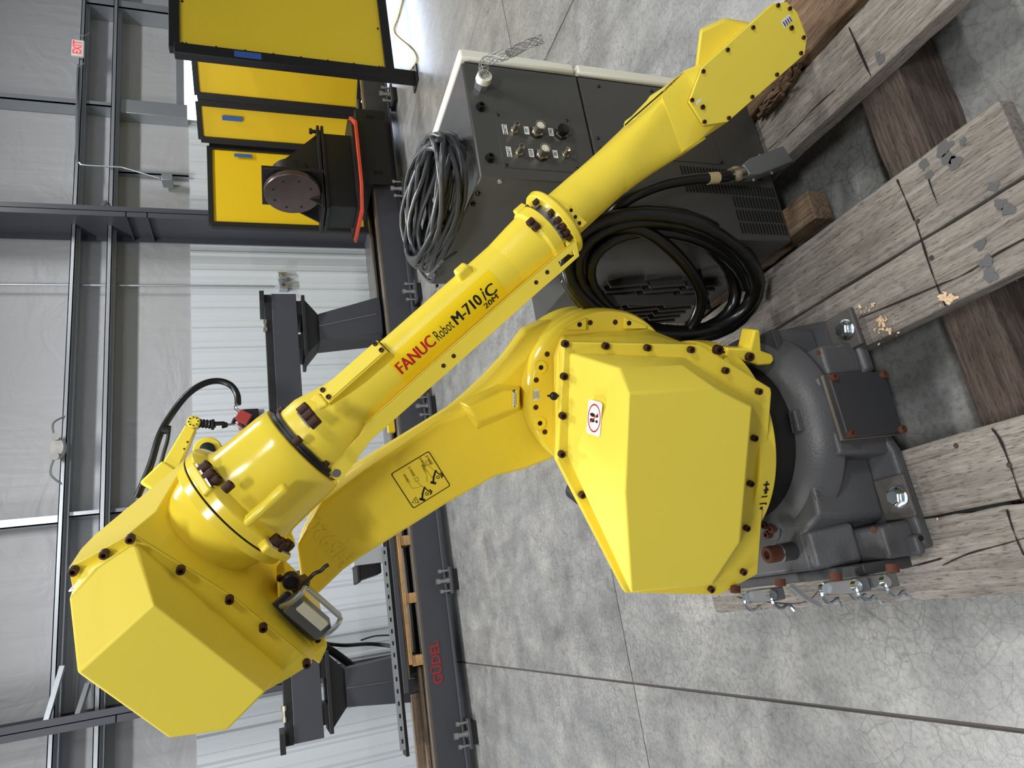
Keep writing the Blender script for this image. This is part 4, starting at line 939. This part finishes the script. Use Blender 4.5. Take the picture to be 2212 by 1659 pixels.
# ---- forearm axis
def AXP(x): return RP(x, 480-.893*(x-1200), 0)
A0 = AXP(521); AD = (AXP(1300)-A0).normalized(); AU = VN.cross(AD).normalized()
if AU.z < 0: AU = -AU
def tpx(x): return (AXP(x)-A0).dot(AD)
def axl(prof, seg=56, cap0=True, cap1=True): return MB().lathe(A0, AD, [(tpx(x), m_px(AXP(x),r)) for x,r in prof], seg, None, cap0, cap1)
def axpt(px,py,x): return on(px,py,np.array(AXP(x)),np.array(AD))
# elbow body
e1 = [(151,1222),(282,1149),(504,1286),(674,1428),(626,1458),(480,1540),(362,1556),(190,1436)]
e2 = [(176,1184),(337,1104),(541,1246),(692,1398),(640,1436),(492,1515),(374,1526),(205,1400)]
e3 = [(203,1157),(404,990),(590,1185),(676,1330),(636,1385),(500,1470),(386,1480),(225,1365)]
EF = .17
eb = obj('elbow_body', MB().loft([[RP(a,b,-.09) for a,b in e3],[RP(a,b,.06) for a,b in e2],[RP(a,b,EF-.014) for a,b in e1]]), YE, rb, bevel=.002, seg=2, ang=20)
obj('gear_case', axl([(400,40),(418,85),(440,108),(475,120),(503,130)]), YG, rb)
ep = obj('elbow_flange', MB().prism([RP(a,b,EF-.009) for a,b in e1], VN*.009), YE, rb, bevel=.0015)
obj('gasket_line', MB().prism([RP(a+(400-a)*.001,b+(1350-b)*.001,EF-.0145) for a,b in e1], VN*.0062), M['void'], ep)
for px,py in ((282.5,1162),(226,1195),(160,1231),(391,1229),(496,1293),(568.5,1353.5),(662,1431)): bolt(RP(px,py,EF+.004), VN, ep, .0080, .0105)
B = [RP(*q,EF) for q in ((291.9,1172),(181,1228),(158,1268),(200,1430),(370,1545),(478,1530),(612,1448),(647.6,1423.7))]
Tm = [RP(206.5,1227,.215), RP(150,1290.7,.25)]
FR = [RP(*q,.335) for q in ((332.4,1305),(574,1493),(491.5,1577),(365.6,1594.4),(167.5,1452.7))]
V = B+Tm+FR          # 0-7 base, 8-9 mid, 10-14 front
ec = obj('elbow_cover', MB().add(V, [(0,10,14,9,8),(0,8,1),(1,8,9,2),(2,9,14,3),(0,7,6,11,10),(10,11,12,13,14),(3,14,13,4),(4,13,12,5),(5,12,11,6)]), YF, rb, bevel=.0035, seg=3)
fn2 = (Tm[1]-Tm[0]).cross(B[2]-Tm[0]).normalized()
def onL(px,py): return on(px,py,np.array(Tm[0]),np.array(fn2))
step_label(ec, (Tm[0]*.25+Tm[1]*.25+B[1]*.25+B[2]*.25), Tm[1]-Tm[0], B[1]-Tm[0], .046, .022)
# barrel and joint flange
bar_ = obj('elbow_barrel', axl([(513,120),(514,148),(530,149),(533,146),(542,122),(552,117),(600,114),(634,112.5),(650,110),(655,107),(656,96)]), YG, rb, bevel=.001)
obj('joint_seam', axl([(503,130),(510.5,146),(514.5,146)]), M['void'], bar_)
obj('joint_flange', axl([(494,128),(496,147),(511,148)]), YG, rb, bevel=.001)
for c3 in (((434,1018),(444,1034),(456,1047)),((586,1176),(599,1184),(612,1187))):
    pts = [axpt(a,b,531) for a,b in c3]
    c = sum(pts,Vector())/3; rad = (c-AXP(531)).normalized(); tg = AD.cross(rad)
    ear = obj('bolt_ear', MB().obox(c-AD*.008-rad*.006, rad*.020, tg*.040, AD*.010), YG, bar_, bevel=.004)
    obj('shim', MB().obox(c+AD*.003, rad*.012, tg*.033, AD*.0015), M['steel'], ear)
    for q in pts: bolt(q+AD*.003, AD, ear, .0115, .016)
bolt(axpt(485,1058,548)+AD*.002, AD, bar_, .0095, .014)
for k in (0,1,2):
    t0 = tpx(552+k); 
rib = obj('barrel_rib', MB().obox(axpt(575,1090,575)+VN*.0, AD*.05, VN.cross(AD)*.008, (axpt(575,1090,575)-AXP(575)).normalized()*.018), YG, bar_, bevel=.006)
# ---- forearm
obj('wrist_roll_seal', axl([(655,97),(662,97),(662,93),(668,93)]), M['black'], rb)
fa = obj('forearm_tube', axl([(664,82),(666,86),(671,87.5),(698,87.5),(712,83),(740,73),(771,65),(800,60.5),(850,59),(1000,57.5),(1100,57),(1150,57.5)]), YE, rb, bevel=.001)
for a,b in ((650,890),(660.5,903),(672,917)): bolt(axpt(a,b,706),AD,fa,.0105,.016)
for a,b in ((604,892),(616,906),(638,956),(697,1006)): bolt(axpt(a,b,664)+AD*.0,AD,fa,.0085,.012)
obj('shim', MB().obox(axpt(660,903,701)+AD*.003, AD*.0015, (axpt(672,917,701)-axpt(650,890,701))*.62, VN.cross(axpt(672,917,701)-axpt(650,890,701)).normalized()*.009), M['steel'], fa)
for x_,l_ in ((797,86),):
    rho = (AU*.80+VN*.60).normalized(); tgv = AD.cross(rho); c = AXP(797); R0 = m_px(c,60)
    L = (AXP(858)-AXP(738)).length/2; c = (AXP(858)+AXP(738))/2
    bxx = obj('cable_box', MB().loft([[c+rho*h_+AD*(sx*(L+e_))+tgv*(sy*(.021+e_)) for sx,sy in ((-1,-1),(1,-1),(1,1),(-1,1))] for h_,e_ in ((R0*.8,.006),(R0+.016,0),(R0+.017,0))]), YE, fa, bevel=.004)
    lid = obj('lid', MB().obox(c+rho*(R0+.0185), AD*(L*.97), tgv*.018, rho*.0018), YF, bxx, bevel=.0008)
    for sx in (-1,1):
        for sy in (-1,1): bolt(c+rho*(R0+.020)+AD*(sx*L*.90)+tgv*(sy*.012), rho, lid, .0055, .004)
    eb_ = c-AD*(L+.014)+rho*(R0+.006); obj('end_lug', MB().obox(eb_, AD*.012, tgv*.020, rho*.012), YE, bxx, bevel=.004)
    c2 = AXP(1030); r2 = m_px(c2,58); rho2 = (AU*.93+VN*.36).normalized()
    obj('tapped_boss', MB().loft([[c2+rho2*h_+AD*(sx*w_)+AD.cross(rho2)*(sy*w_*.8) for sx,sy in ((-1,-1),(1,-1),(1,1),(-1,1))] for h_,w_ in ((r2*.8,.020),(r2+.012,.016),(r2+.018,.015))]), YE, fa, bevel=.005)
# decal and lettering wrapped round the tube
def wrapf(lift):
    def f(p):
        t = (p-A0).dot(AD); ax = A0+AD*t
        T = [(tpx(x), m_px(AXP(x),r)) for x,r in ((771,65),(800,60.5),(850,59),(1000,57.5),(1100,57),(1150,57.5))]
        rr = T[-1][1]
        for (ta,ra),(tb,rb_) in zip(T,T[1:]):
            if ta <= t <= tb: rr = ra+(rb_-ra)*(t-ta)/(tb-ta)
        d = p-ax; up = d.dot(AU); ang = up/rr
        nrm = VN*math.cos(ang)+AU*math.sin(ang); return ax+nrm*(rr+lift)
    return f
def tubept(px,py):
    """flat point (seen through px,py) on the tangent plane of the tube: unrolled coordinates"""
    x = px
    for _ in range(30):
        q = RP(px,py,0); x_t = (q-A0).dot(AD); break
    rr = m_px(q,57.5)
    # find hit on the tube surface
    d = Vector(ray(px,py)).normalized(); o = Vector(EYEP)-A0
    dp = d-AD*d.dot(AD); op = o-AD*o.dot(AD); a = dp.dot(dp); b = 2*dp.dot(op); c = op.dot(op)-rr*rr; D = max(0,b*b-4*a*c)
    s_ = (-b-math.sqrt(D))/(2*a); hit = Vector(EYEP)+d*s_; t = (hit-A0).dot(AD); r_ = hit-(A0+AD*t)
    ang = math.atan2(r_.dot(AU), r_.dot(VN)); return A0+AD*t+AU*(ang*rr)
dcl = [tubept(850,812),tubept(1082,598)]
dc0, dc1 = tubept(864,789), tubept(1070,608); mid = (dc0+dc1)/2; xd = AD; yd = AU
xA, xB = (tubept(853,800)-A0).dot(AD), (tubept(1078,607)-A0).dot(AD)
hmid = ((tubept(872,776)-A0).dot(AU)+(tubept(1058,626)-A0).dot(AU))/2
dm = obj('decal', patch(A0+AD*(xA+xB)/2+AU*(hmid-.004), AD, AU, xB-xA, .066, wrapf(.0004), 24, 10), M['decal'], fa)
def wl(txt, size, a, b, mat, **k):
    qa, qb = tubept(*a), tubept(*b); hq = (qa+qb)/2
    return lettering('lettering', txt, size, hq, AD, AU, mat, dm, wrap=wrapf(.0008), fit=(qb-qa).dot(AD), **k)
wl('FANUC',.037,(860,798),(937,735),M['red_print'],dup=.0011)
wl('Robot',.034,(941,728),(977,699),M['black_print'])
wl('M-710',.035,(981,693),(1038,646),M['black_print'],dup=.0011)
wl('i',.042,(1041,640),(1048,633),M['black_print'],bold=.0008,shear=.35)
wl('C',.035,(1051,636),(1069,621),M['black_print'],dup=.0011)
wl('20M',.019,(1047,663),(1075,640),M['black_print'],dup=.0006)
# cast pad near the flange
obj('cast_pad', MB().obox(AXP(1120)+VN*m_px(AXP(1120),40)+AU*.005, AD*.040, AU*.030, VN*.012), YE, fa, bevel=.006) if False else None
# collar, seal and wrist flange
col = obj('forearm_collar', axl([(1092,57),(1132,62),(1154,64),(1158,69),(1175,69),(1177,60)]), YE, rb, bevel=.001)
obj('seal_ring', axl([(1175,61),(1191,61)]), M['steel'], rb)
wf = obj('wrist_flange', axl([(1190,64),(1191,80),(1200,82),(1203,79),(1204,55)]), YG, rb, bevel=.0015)
for a,b in ((1137,443),(1163,437),(1193,461),(1205,476),(1212,487),(1221,497),(1229,508)):
    c = AXP(1190); d_ = axpt(a,b,1190)-c; d_ = d_.normalized(); bolt(c+d_*m_px(c,70)+AD*.001,-AD,wf,.0068,.011)
for a,b in ((1151,476),(1162,486)): bolt(axpt(a,b,1158)-AD*.001,-AD,col,.0085,.012)
bolt(axpt(1190,540,1158),-AD,col,.0085,.012)
for a,b in ((1171,449),(1244,528),(1130,455)):
    c = axpt(a,b,1193); rad = (c-AXP(1193)).normalized(); obj('lug', MB().obox(c-AD*.006-rad*.006, AD*.016, AD.cross(rad)*.016, rad*.014), YG, wf, bevel=.004)
# lower bracket strip along the tube
bp_ = [(1250,553),(1243,519),(1124,620),(990,738),(790,916),(776,940),(731,987),(700,1014),(711,1030),(737,1038),(756,1012),(800,951),(1000,774),(1171,622),(1203,595)]
NBK = .066
slot = [(1205,566),(1236,541),(1240,552),(1211,577)]
bk = MB()
bk.prism([RP(a,b,NBK) for a,b in ((1203,595),(1192,562),(1124,620),(990,738),(790,916),(776,940),(731,987),(700,1014),(711,1030),(737,1038),(756,1012),(800,951),(1000,774),(1171,622))], VN*.004)
bk.prism([RP(a,b,NBK) for a,b in ((1192,562),(1243,519),(1236,541),(1205,566))], VN*.004)
bk.prism([RP(a,b,NBK) for a,b in ((1192,562),(1205,566),(1211,577),(1203,595))], VN*.004)
bk.prism([RP(a,b,NBK) for a,b in ((1203,595),(1211,577),(1240,552),(1250,553))], VN*.004)
bk.prism([RP(a,b,NBK) for a,b in ((1240,552),(1236,541),(1243,519),(1250,553))], VN*.004)
bk.loft([[RP(a,b,no) for a,b,no in ((x,y,NBK+.004),(x-1.5,y-2,NBK+.004),(x-1.5,y-2,NBK-.03),(x,y,NBK-.03))] for x,y in ((1243,519),(1124,620),(990,738),(790,916))])
brk = obj('cable_bracket', bk, YF, rb, bevel=.0008)
for a,b in ((1182,588),(1158,610),(980,769),(958,790)): flat_hole(RP(a,b,NBK+.0041),VN,.0048,brk,M['rust_bolt'],'screw')
ln = RP(727,1022,NBK+.004); obj('hole', MB().cyl(ln-VN*.003,ln+VN*.0006,.009,16), M['steel'], brk)
# ---- wrist
obj('wrist_tube', axl([(1198,57),(1215,54),(1300,52),(1332,52)]), YE, rb)
def neck(x, hu, hl, hn0, hn1, pw, n=40):
    c = AXP(x); u = AU; out = []
    for i in range(n):
        a = 2*math.pi*i/n; ca, sa = math.cos(a), math.sin(a); k = (abs(ca)**pw+abs(sa)**pw)**(-1/pw)
        out.append(c+u*(sa*k*m_px(c,hu if sa > 0 else hl))+VN*(ca*k*(hn1 if ca > 0 else hn0)))
    return out
r0_ = m_px(AXP(1320),52)
obj('wrist_neck', MB().loft([neck(1318,52,53,r0_,r0_,2), neck(1345,52.5,56,r0_,r0_,2.2), neck(1372,53,60,.0485,.0485,2.8), neck(1400,53.5,65,.049,.049,4), neck(1430,53,70.5,.0495,.0495,8), neck(1463,52.5,75,.0495,.0495,14)]), YE, rb, ang=28)
wb_ = [(1428,206),(1450,184),(1478,156),(1512,144),(1659,14),(1695,6),(1718,28),(1739,84),(1734,119),(1568,266),(1510,304),(1490,318),(1474,329)]
WF = .062
def shrink(P,f,c): return [(a+(c[0]-a)*f,b+(c[1]-b)*f) for a,b in P]
wr = obj('wrist_housing', MB().loft([[RP(a,b,-.075) for a,b in shrink(wb_,.10,(1530,200))],[RP(a,b,-.05) for a,b in wb_],[RP(a,b,WF-.012) for a,b in wb_]]
     +[[RP(*q,WF) for q in ((1487,216),(1493,200),(1503,175),(1512.5,149),(1659.5,15.5),(1695,6),(1718,28),(1739,84),(1734,119),(1568,265),(1545,270),(1518,272),(1500,246))]]), YE, rb, bevel=.004, seg=3, ang=25)
wc_ = [(1667,9),(1695,6),(1717.7,28),(1739,83.5),(1734,119),(1568,264.6),(1517.7,272),(1486,222.8),(1487,215),(1512.7,146.8),(1659.5,15)]
obj('gasket_line', MB().prism([RP(a,b,WF+.0002) for a,b in wc_], VN*.0022), M['void'], wr)
wc = obj('wrist_cover', MB().prism([RP(a,b,WF+.0024) for a,b in wc_], VN*.007), YF, rb, bevel=.0015)
for zx,zy in ((1500,48),(1600,75),(1718,322),(1695,455),(1490,638),(1280,828),(1080,1008),(872,1040),(766,855),(862,610),(1070,427),(1287,237)): bolt(RP(1300+zx/3.95,zy/3.95,WF+.0094), VN, wc, .0046, .004)
for zx,zy in ((1615,240),(857,915)): bolt(RP(1300+zx/3.95,zy/3.95,WF+.0094), VN, wc, .0054, .004)
wlq = lambda zx,zy,l=.0098: RP(1300+zx/3.95,zy/3.95,WF+l)
lb1 = obj('name_label', MB().add([wlq(*q) for q in ((1527,180),(1600,118),(1630,180),(1556,243))],[(0,1,2,3)]), M['white'], wc, smooth=False)
for k in range(4): a,b = wlq(1548+17*k,180-14*k+6,.0101), wlq(1570+17*k,225-14*k,.0101); obj('print_line', MB().obox((a+b)/2,(b-a)/2,(wlq(1552,176)-wlq(1548,180)),VN*.0001), M['grayprint'], lb1)
obj('name_label', MB().add([wlq(*q) for q in ((796,880),(838,838),(852,856),(812,898))],[(0,1,2,3)]), M['white'], wc, smooth=False)
obj('motor_cover', MB().loft([[RP(a,b,-.06) for a,b in ((1500,155),(1511,62),(1566,38),(1616,47),(1640,60),(1560,150))],[RP(a,b,.012) for a,b in ((1503,150),(1514,66),(1567,42),(1612,51),(1630,62),(1560,140))]]), YF, rb, bevel=.005)
sc_ = obj('side_cover', MB().prism([RP(a,b,-.045) for a,b in ((1345,272),(1348,262),(1362,252),(1395,218),(1402,208),(1430,190),(1470,158),(1482,150),(1490,160),(1360,290))], VN*.06), YF, rb, bevel=.004)
obj('gasket_line', MB().tube([RP(1350,270,.018),RP(1477,158,.018)],.0016,6), M['void'], sc_)
step_label(wr, RP(1454,187,.034)+AU*.004, AD, VN+AU*.8, .062, .030)
tp = [(1176,489),(1187,497),(1193,503)]
pd = [axpt(a,b,1240) for a,b in ((1223,446),(1258,486))]
tpad = obj('tapped_pad', MB().obox(RP(1240,470,.052)-VN*.004, (RP(1262,490,.052)-RP(1218,447,.052))*.46, (RP(1250,460,.052)-RP(1231,477,.052))*.5, VN*.008), YE, rb, bevel=.003)
for zx,zy in ((1587,500),(1650,597),(1712,690)): flat_hole(RP(1000+zx/6.913+4,380+zy/6.913+2,.0563),VN,.0042,tpad)
# ---- elbow connector panel
cpn = obj('connector_panel', MB().prism([RP(a,b,.0) for a,b in ((597,1222),(612,1205),(640,1232),(690,1300),(700,1360),(684,1396),(600,1326))], VN*.075), YE, rb, bevel=.004)
NC = .077
hx0 = RP(648,1322,NC)
u_ = (RP(690,1366,NC)-RP(606,1294,NC)).normalized(); v_ = VN.cross(u_).normalized()
if v_.dot(RP(660,1300,NC)-RP(640,1330,NC)) < 0: v_ = -v_
fpl = obj('connector_flange', MB().obox(RP(646,1330,NC)+VN*.004, u_*.062, v_*.020, VN*.004), M['dgray_flat'], cpn, bevel=.002)
hs = obj('connector_housing', MB().obox(RP(655,1322,NC)+VN*.024+v_*.008, u_*.050, v_*.020, VN*.020), plain('hood_metal',(116,118,121),.35,.5), fpl, bevel=.003)
obj('contact_insert', MB().obox(RP(661,1316,NC)+VN*.046+v_*.012, u_*.036, v_*.010, VN*.006), M['ivory'], hs, bevel=.001)
for sgn in (-1,1):
    c = RP(655,1322,NC)+VN*.024+v_*.008+u_*(.053*sgn)
    obj('latch', MB().tube(spline([c-v_*.02,c+v_*.005+VN*.02,c+v_*.03+VN*.022,c+v_*.042+VN*.01],6),.006,6), M['galv'], hs)
c = RP(655,1322,NC)+VN*.034+v_*.052; obj('locking_bar', MB().obox(c,u_*.052,v_*.003,VN*.012), M['galv'], hs, bevel=.001)
for a,b in ((604,1248),(620,1284),(606,1306),(684,1362),(686,1380)): bolt(RP(a,b,NC),VN,cpn,.0065)
obj('breather_knob', MB().lathe(RP(628,1250,NC),VN,[(0,.017),(.018,.017),(.02,.015),(.02,.012),(.016,.012)],26), M['black'], cpn)
obj('valve', MB().lathe(RP(654,1252,NC),VN,[(0,.013),(.026,.013)],6).lathe(RP(654,1252,NC),VN,[(.026,.012),(.034,.010)],18), plain('brass_dark',(96,74,44),.4,.7), cpn)
obj('valve_lever', MB().tube(spline([RP(634,1277,NC+.02),RP(660,1258,NC+.035),RP(678,1240,NC+.045),RP(693,1233,NC+.045),RP(702,1224,NC+.045),RP(710,1220,NC+.045)],6),.0042,8), M['black'], cpn)

# ================================================================== SMALL WELDING ROBOT BEHIND
WYP = 6.6
def W(px,py,dy=0.0): return GY(px,py,WYP+dy)
wx = W(560,1040); wr2 = empty('welding_robot', (wx.x,6.75,.372), 'small yellow welding robot with torch and black hose behind the elbow', 'robot')
obj('base', MB().lathe((wx.x,6.75,.372),(0,0,1),[(0,.22),(.05,.22),(.06,.17),(.45,.15),(.5,.19),(.62,.19),(.66,.12)],32), YE, wr2)
el_ = W(450,978)
def limb(a,b,w0,w1,t0,t1):
    a,b = Vector(a),Vector(b); d = (b-a).normalized(); sd_ = d.cross(Vector((0,1,0))).normalized(); y = Vector((0,1,0))
    return MB().loft([[p+sd_*(sx*w_)+y*(sy*t_) for sx,sy in ((-1,-1),(1,-1),(1,1),(-1,1))] for p,w_,t_ in ((a,w0,t0),(b,w1,t1))])
obj('upper_arm', limb(Vector((wx.x,6.72,1.02)), el_+Vector((0,.1,0)), .12,.10,.07,.06), YE, wr2, bevel=.02)
obj('elbow', MB().lathe(el_+Vector((0,.12,0)),(0,-1,0),[(0,.10),(.02,.125),(.2,.125),(.215,.115),(.215,.06)],32), YG, wr2)
obj('elbow_motor', MB().lathe(el_+Vector((0,-.08,0)),(0,-1,0),[(0,.07),(.05,.065),(.06,.03)],20), M['black'], wr2)
fo = obj('forearm', limb(W(362,1026), W(413,925), .075,.05,.07,.05), YE, wr2, bevel=.012)
for a,b in ((372,996),(380,978),(398,970),(405,955)): p=W(a,b,-.055); obj('screw', MB().cyl(p,p+Vector((0,-.006,0)),.009,8), M['black'], fo)
obj('rear_body', limb(W(330,1062), W(372,1010), .12,.09,.09,.08), YE, wr2, bevel=.02)
wj = W(419,914); obj('wrist_joint', MB().lathe(wj+Vector((0,.055,0)),(0,-1,0),[(0,.05),(.01,.058),(.1,.058),(.11,.05)],24), YG, wr2)
for k in range(8): p = wj+Vector((math.cos(k*.785)*.04,-.056,math.sin(k*.785)*.04)); obj('screw', MB().cyl(p,p+Vector((0,-.004,0)),.007,8), M['black'], wr2)
a,b = W(428,914),W(457,917); d = b-a; obj('bellows', MB().lathe(a,d,[(d.length*i/8,.044 if i%2 else .034) for i in range(9)],20), M['black'], wr2)
a,b = W(457,917),W(492,918); d = b-a; tc = obj('torch_body', MB().lathe(a,d,[(0,.05),(.02,.05),(.03,.028),(.1,.034),(d.length,.02)],16), M['black'], wr2)
obj('torch_label', MB().box(*[W(474,924,-.04)+Vector((-.02,0,-.02)), W(474,924,-.04)+Vector((.02,.01,.03))]), M['white'], tc)
obj('torch_neck', MB().tube(spline([W(490,918),W(503,916),W(512,918),W(520,926)],6),.010,8), M['steel'], tc)
obj('torch_tip', MB().tube([W(518,922),W(533,932)],.016,10), M['nickel'], tc)
obj('sensor_bracket', MB().tube(spline([W(503,916),W(508,905),W(520,903)],5),.018,6), M['black'], tc)
rbx = W(526,902); obj('sensor', MB().obox(rbx,(.03,0,.05),(0,.035,0),(.045,0,-.028)), plain('sensor_red',(170,60,56),.5), tc, bevel=.004)
obj('hose', MB().tube(spline([W(296,1075),W(325,1005),W(345,940),W(372,893),(W(405,852)),W(440,829),W(472,823),W(498,832),W(512,852),W(514,874)],8),.030,12), M['blackgloss'], wr2)
obj('hose_guide', MB().tube(spline([W(338,1040),W(352,985),W(362,950),W(366,920)],6),.016,8), M['black'], wr2)
obj('hose_clamp', MB().tube([W(350,928),W(366,930)],.038,10), M['black'], wr2)
for k in (-1,1): obj('sensor_cable', MB().tube(spline([W(514,872),W(508+3*k,880),W(516+3*k,888),W(522,896)],5),.006,6), M['steel'], wr2)
dx0 = empty('drive_unit', W(578,893), 'black drive unit with red top standing on the riser beam', 'motor')
a,b = W(541,912),W(578,874); b.z = max(b.z,1.665); a.z = max(a.z,b.z+.15)
obj('body', MB().box((a.x,WYP+.1,b.z),(b.x,WYP+.35,a.z)), M['black'], dx0, bevel=.01)
obj('red_cap', MB().box((a.x+.02,WYP+.12,a.z),(b.x-.02,WYP+.33,a.z+.04)), plain('cap_red',(190,40,38),.5), dx0, bevel=.008)
obj('foot', MB().box((a.x-.05,WYP+.2,1.612),(b.x+.02,WYP+.33,b.z)), M['galv'], dx0)
